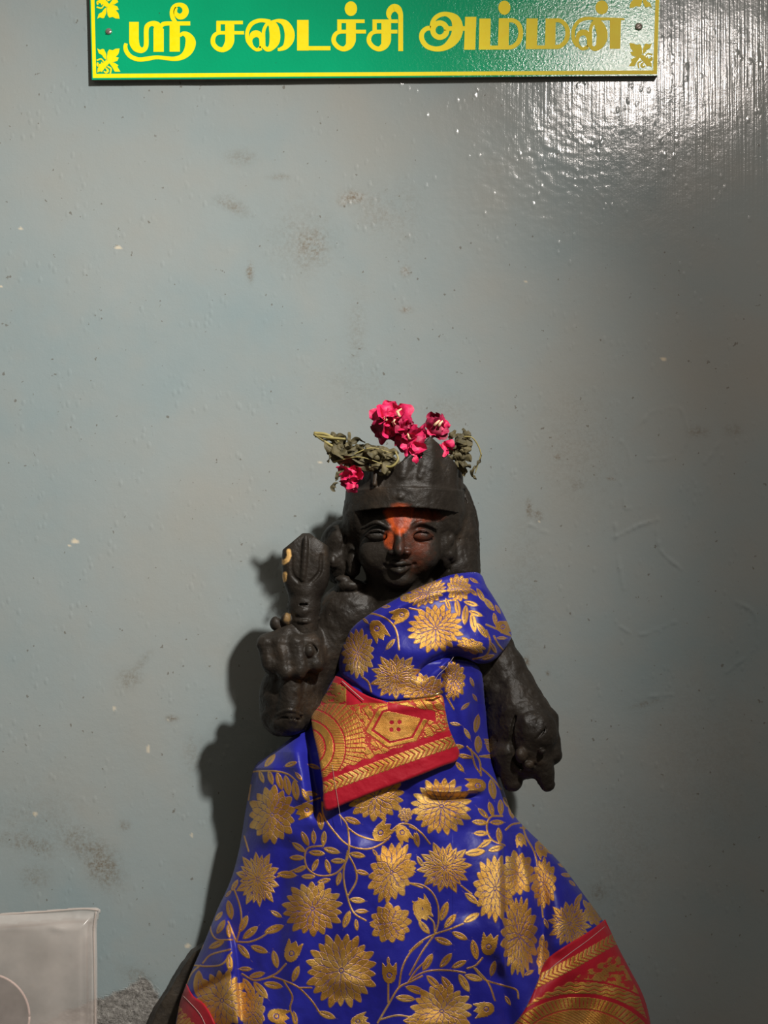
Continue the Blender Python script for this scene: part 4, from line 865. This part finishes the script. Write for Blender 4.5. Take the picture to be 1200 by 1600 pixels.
thread([(709, 1026), (698, 1042), (684, 1056), (676, 1074), (672, 1090)], lambda x, y: sh_d(x, y), 4, .3, 'loose_thread', label='loose pale thread')
thread([(519, 1195), (524, 1228), (528, 1252), (534, 1290)], waist_d, 1.2, .25, 'loose_thread', label='loose pale thread')
V, F = tube(W3([668, 680, 692], [1090, 1086, 1080], [190, 193, 190]), [.0010, .0012, .0006], 8); mk('pin', V, F, MGOLD, saree)['label'] = 'small gold pin'
# ------------------------------------------------------------------ flowers and dried leaves on the crown
def petal_mesh(c, size, seed, asp=1.0, n=6, open_=1.0):
    r = np.random.default_rng(seed); u, v = np.meshgrid(np.linspace(-1, 1, n), np.linspace(-1, 1, n)); rr = np.maximum(np.abs(u), np.abs(v)); th = np.arctan2(v, u)
    x = rr*np.cos(th); y = rr*np.sin(th)*asp; z = .55*(x*x+y*y)*r.uniform(-.9, .9)+.3*np.sin(3*x+r.uniform(0, 6))*r.uniform(.4, 1)+.25*r.normal(size=x.shape)*rr
    x = x+.13*r.normal(size=x.shape)*rr; y = y+.13*r.normal(size=x.shape)*rr
    P = np.stack([x, y, z], -1).reshape(-1, 3)*size
    a, b, g = r.uniform(-.9, .9)*open_, r.uniform(-.9, .9)*open_, r.uniform(0, 6.28)
    Rz = np.array([[math.cos(g), -math.sin(g), 0], [math.sin(g), math.cos(g), 0], [0, 0, 1]]); Rx = np.array([[1, 0, 0], [0, math.cos(a), -math.sin(a)], [0, math.sin(a), math.cos(a)]]); Ry = np.array([[math.cos(b), 0, math.sin(b)], [0, 1, 0], [-math.sin(b), 0, math.cos(b)]])
    P = P@Rz.T@Rx.T@Ry.T+np.array(c); idx = np.arange(n*n).reshape(n, n)
    return P, Q(idx)
def flower(centre, spread, count, size, label, seed, hearts=2, dark=.4):
    r = np.random.default_rng(seed); o = empty('rose_blossom', P3(*centre), label, 'flower', None)
    for i in range(count):
        c = (centre[0]+r.uniform(-1, 1)*spread[0], centre[1]+r.uniform(-1, 1)*spread[1], centre[2]+r.uniform(-1, 1)*spread[2])
        P, F = petal_mesh(c, size*1.3*r.uniform(.75, 1.25), seed*100+i, r.uniform(.6, 1)); m = MPINKD if r.random() < dark else MPINK
        p = mk('petal', W3(P[:, 0], P[:, 1], P[:, 2]), F, m, o); sm = p.modifiers.new('s', 'SUBSURF'); sm.levels = sm.render_levels = 1
    for i in range(hearts):
        c = (centre[0]+r.uniform(-.6, .6)*spread[0], centre[1]+r.uniform(-.7, .2)*spread[1], centre[2]+spread[2]+5)
        q = [(c[0]+t*9*r.uniform(-1, 1), c[1]-t*9, c[2]+1*t) for t in (0, .5, 1)]
        V, F = tube(W3([a[0] for a in q], [a[1] for a in q], [a[2] for a in q]), [2.4*S, 2*S, 1.0*S], 6); mk('flower_heart', V, F, MCREAM, o)['label'] = 'pale flower heart'
    return o
flower((612, 662, 128), (24, 22, 10), 24, 13.5, 'largest pink dried rose at the top of the crown', 3, 4)
flower((640, 684, 134), (16, 14, 8), 10, 11, 'pink dried rose beneath and right of the largest rose', 4, 1)
flower((681, 666, 112), (18, 10, 8), 12, 9, 'small pink dried rose on the crown peak', 5, 2, .5)
flower((648, 703, 146), (7, 11, 5), 7, 10, 'single drooping pink petal cluster hanging down the crown front', 6, 0, .1)
flower((549, 748, 150), (11, 14, 5), 10, 10, 'pink dried rose at the left edge of the crown band', 8, 0, .3)
flower((697, 699, 122), (5, 6, 4), 4, 7, 'tiny pink petals right of the crown peak', 9, 0, .2)
def strip(pts, wd, seed, n=5, thick=0):
    r = np.random.default_rng(seed); P = smoothline(pts, 4); k = len(P); T = np.gradient(P, axis=0); T /= np.linalg.norm(T, axis=1)[:, None]+1e-9
    a0 = r.uniform(0, 3.14); V = []
    for i in range(k):
        t = i/(k-1); a = a0+1.8*math.sin(3*t+a0); up = np.array([0, math.cos(a), math.sin(a)])+.3*r.normal(size=3); s = np.cross(T[i], up); s /= np.linalg.norm(s)+1e-9; nrm = np.cross(T[i], s)
        hw = wd*(math.sin(PI*min(max(t*.9+.08, 0), 1))**.6)
        for j in range(n):
            q = -1+2*j/(n-1); V.append(P[i]+s*hw*q+nrm*hw*(.5*q*q+.3*math.sin(4*q+3*t))+.12*wd*r.normal(size=3))
    V = np.array(V); return V, Q(np.arange(k*n).reshape(k, n))
def leafbunch(o, rows, seed):
    r = np.random.default_rng(seed)
    for i, (a, b, d, wd, bend) in enumerate(rows):
        mid = ((a[0]+b[0])/2+r.normal()*bend, (a[1]+b[1])/2+r.normal()*bend, d+r.uniform(2, 8)); V, F = strip([(*a, d), mid, (*b, d+r.uniform(-3, 3))], wd, seed*50+i)
        p = mk('dried_leaf', W3(V[:, 0], V[:, 1], V[:, 2]), F, MOLIVE, o); sm = p.modifiers.new('s', 'SUBSURF'); sm.levels = sm.render_levels = 1
lb = empty('dried_leaf_sprig', P3(560, 712, 140), 'olive brown withered leaf sprig lying across the left of the crown', 'leaves')
r = np.random.default_rng(11); rows = []
for i in range(52):
    t = r.uniform(0, 1); cx = 520+t*92; cy = 696+t*26+r.normal()*(7+3*t); L = r.uniform(16, 34); an = .28+r.normal()*.5
    rows.append(((cx-L*math.cos(an)*.6, cy-L*math.sin(an)*.6), (cx+L*math.cos(an)*.6, cy+L*math.sin(an)*.6), 138+r.uniform(-14, 14)+14*t, r.uniform(6, 11.5), 4))
for a in [((506, 688), (530, 715)), ((512, 722), (520, 700)), ((545, 675), (548, 700)), ((540, 725), (525, 752)), ((535, 730), (545, 745)), ((620, 715), (632, 748)), ((628, 728), (640, 745)), ((608, 722), (640, 735)), ((624, 735), (618, 752)), ((548, 722), (585, 738)), ((585, 730), (612, 740)), ((528, 755), (524, 768))]:
    rows.append((*a, 146, r.uniform(4, 7), 3))
leafbunch(lb, rows, 12)
def stem(o, pts, rad, label=None):
    P = smoothline(pts, 6); V, F = tube(W3(P[:, 0], P[:, 1], P[:, 2]), np.linspace(rad, rad*.7, len(P))*S, 6); s_ = mk('stem', V, F, MSTEM, o)
for pts, rd_ in [([(491, 677, 140), (510, 679, 146), (530, 690, 150)], 2.6), ([(491, 678, 140), (508, 690, 146), (524, 700, 150)], 2.4), ([(493, 681, 140), (514, 684, 150), (540, 686, 152)], 2.4), ([(596, 728, 158), (612, 729, 166), (622, 718, 166), (618, 706, 162)], 2.0), ([(520, 722, 150), (560, 714, 162), (600, 726, 162)], 1.0), ([(548, 712, 160), (580, 700, 162), (612, 708, 160)], .9)]:
    stem(lb, pts, rd_)
rb = empty('dried_leaf_sprig', P3(722, 705, 110), 'small withered brown leaf sprig hanging at the right of the crown', 'leaves')
r = np.random.default_rng(21); rows = []
for i in range(26):
    cx = 720+r.normal()*8; cy = 702+r.normal()*13; L = r.uniform(12, 24); an = 1.3+r.normal()*.6
    rows.append(((cx-L*math.cos(an)*.5, cy-L*math.sin(an)*.5), (cx+L*math.cos(an)*.5, cy+L*math.sin(an)*.5), 108+r.uniform(-8, 8), r.uniform(5, 9), 3))
rows += [((722, 720), (726, 745), 100, 6, 2), ((716, 725), (724, 738), 102, 5, 2), ((732, 672), (734, 684), 112, 3.5, 1), ((752, 712), (744, 730), 112, 3.4, 2), ((744, 728), (738, 746), 112, 3.6, 2), ((740, 742), (744, 750), 112, 2.6, 1), ((700, 684), (716, 678), 116, 3, 2)]
leafbunch(rb, rows, 22)
stem(rb, [(724, 682, 114), (738, 684, 116), (748, 698, 114), (752, 712, 112)], 1.2); stem(rb, [(752, 708, 112), (748, 722, 112), (742, 740, 112)], .9)
# ------------------------------------------------------------------ clear pouch with a round lid inside, lower left
OFF = 0.0
def pouch_mat():
    m = M('clear_plastic_film', (.72, .64, .59), .22, spec=.5); c = m.coord()
    tr = m.n('ShaderNodeBsdfTransparent'); mx = m.n('ShaderNodeMixShader'); out = m.t.nodes['Material Output']
    tr.inputs[0].default_value = (.93, .90, .88, 1)
    f = m.ramp(m.noise(c, 14, 4), [(.3, (.30, .30, .30)), (.7, (.56, .56, .56))]); m.l(f, mx.inputs[0])
    m.l(tr.outputs[0], mx.inputs[1]); m.l(m.b.outputs[0], mx.inputs[2]); m.l(mx.outputs[0], out.inputs[0])
    m.bump(m.noise(c, 22, 3), .002, .4); return m.m
MPOUCH = pouch_mat()
pouch = empty('plastic_pouch', P3(20, 1745, 45), 'clear crinkled plastic pouch leaning on the wall at the lower left corner', 'bag')
def pouch_d(x, y):
    e = np.minimum(np.clip(156-x, 0, 60), np.clip(y-1420, 0, 60)); return 22+16*sst(4, 34, e)+5*fbm(x/70, y/70, 7, 2)+polyfold(x, y, [(137, 1440), (136, 1500), (138, 1600), (137, 1700)], 5, 5, 'ridge', 8)+polyfold(x, y, [(108, 1445), (122, 1428), (132, 1421)], 3, 4, 'ridge', 8)+polyfold(x, y, [(0, 1448), (60, 1440), (110, 1456)], 3, 7, 'ridge', 10)
pp = [(-130, 1440), (-60, 1433), (0, 1427), (60, 1423), (127, 1418), (156, 1420), (154, 1434), (151, 1452), (152, 1500), (153, 1600), (154, 1775), (-130, 1775)]
cloth('front_film', pouch, pp, pouch_d, lambda x, y: 0*x, MPOUCH, ew=4, eh=3, ns=3, step=2.5, thick=1)
P = smoothline([(150, 1424), (147, 1452), (147.5, 1500), (149, 1600), (150, 1760)], 6); V, F = tube(W3(P[:, 0], P[:, 1], 25), 1.6*S, 6); V[:, 2] = np.maximum(V[:, 2], .001)
mk('side_seam', V, F, MPOUCH, pouch)
P = smoothline([(-125, 1440), (0, 1429), (60, 1425), (127, 1420), (154, 1422)], 6); V, F = tube(W3(P[:, 0], P[:, 1], 23), 1.4*S, 6); mk('top_seam', V, F, MPOUCH, pouch)
lid = empty('round_lid', P3(-20, 1590, 20), 'dark round lid with pale pink rim inside the plastic pouch', 'lid')
MLID = simple('dark_lid_metal', (.035, .028, .03), (.07, .06, .06), .35, 25, .001, metal=.3); MRIM = simple('pink_rim', (.85, .62, .58), (.9, .68, .62), .35, 60)
rows = [(0.01, 10), (30, 10), (48, 14), (60, 18), (64, 22)]; k = 64
V = [W3(-20+a*math.cos(2*PI*i/k), 1588+a*math.sin(2*PI*i/k), dd) for a, dd in rows for i in range(k)]
F = [(a*k+i, (a+1)*k+i, (a+1)*k+(i+1) % k, a*k+(i+1) % k) for a in range(len(rows)-1) for i in range(k)]
mk('dish', V, F, MLID, lid)
th = np.linspace(0, 2*PI, k+1); V, F = tube(W3(-20+66*np.cos(th), 1588+66*np.sin(th), 24), 1.8*S, 8); mk('rim', V, F, MRIM, lid)
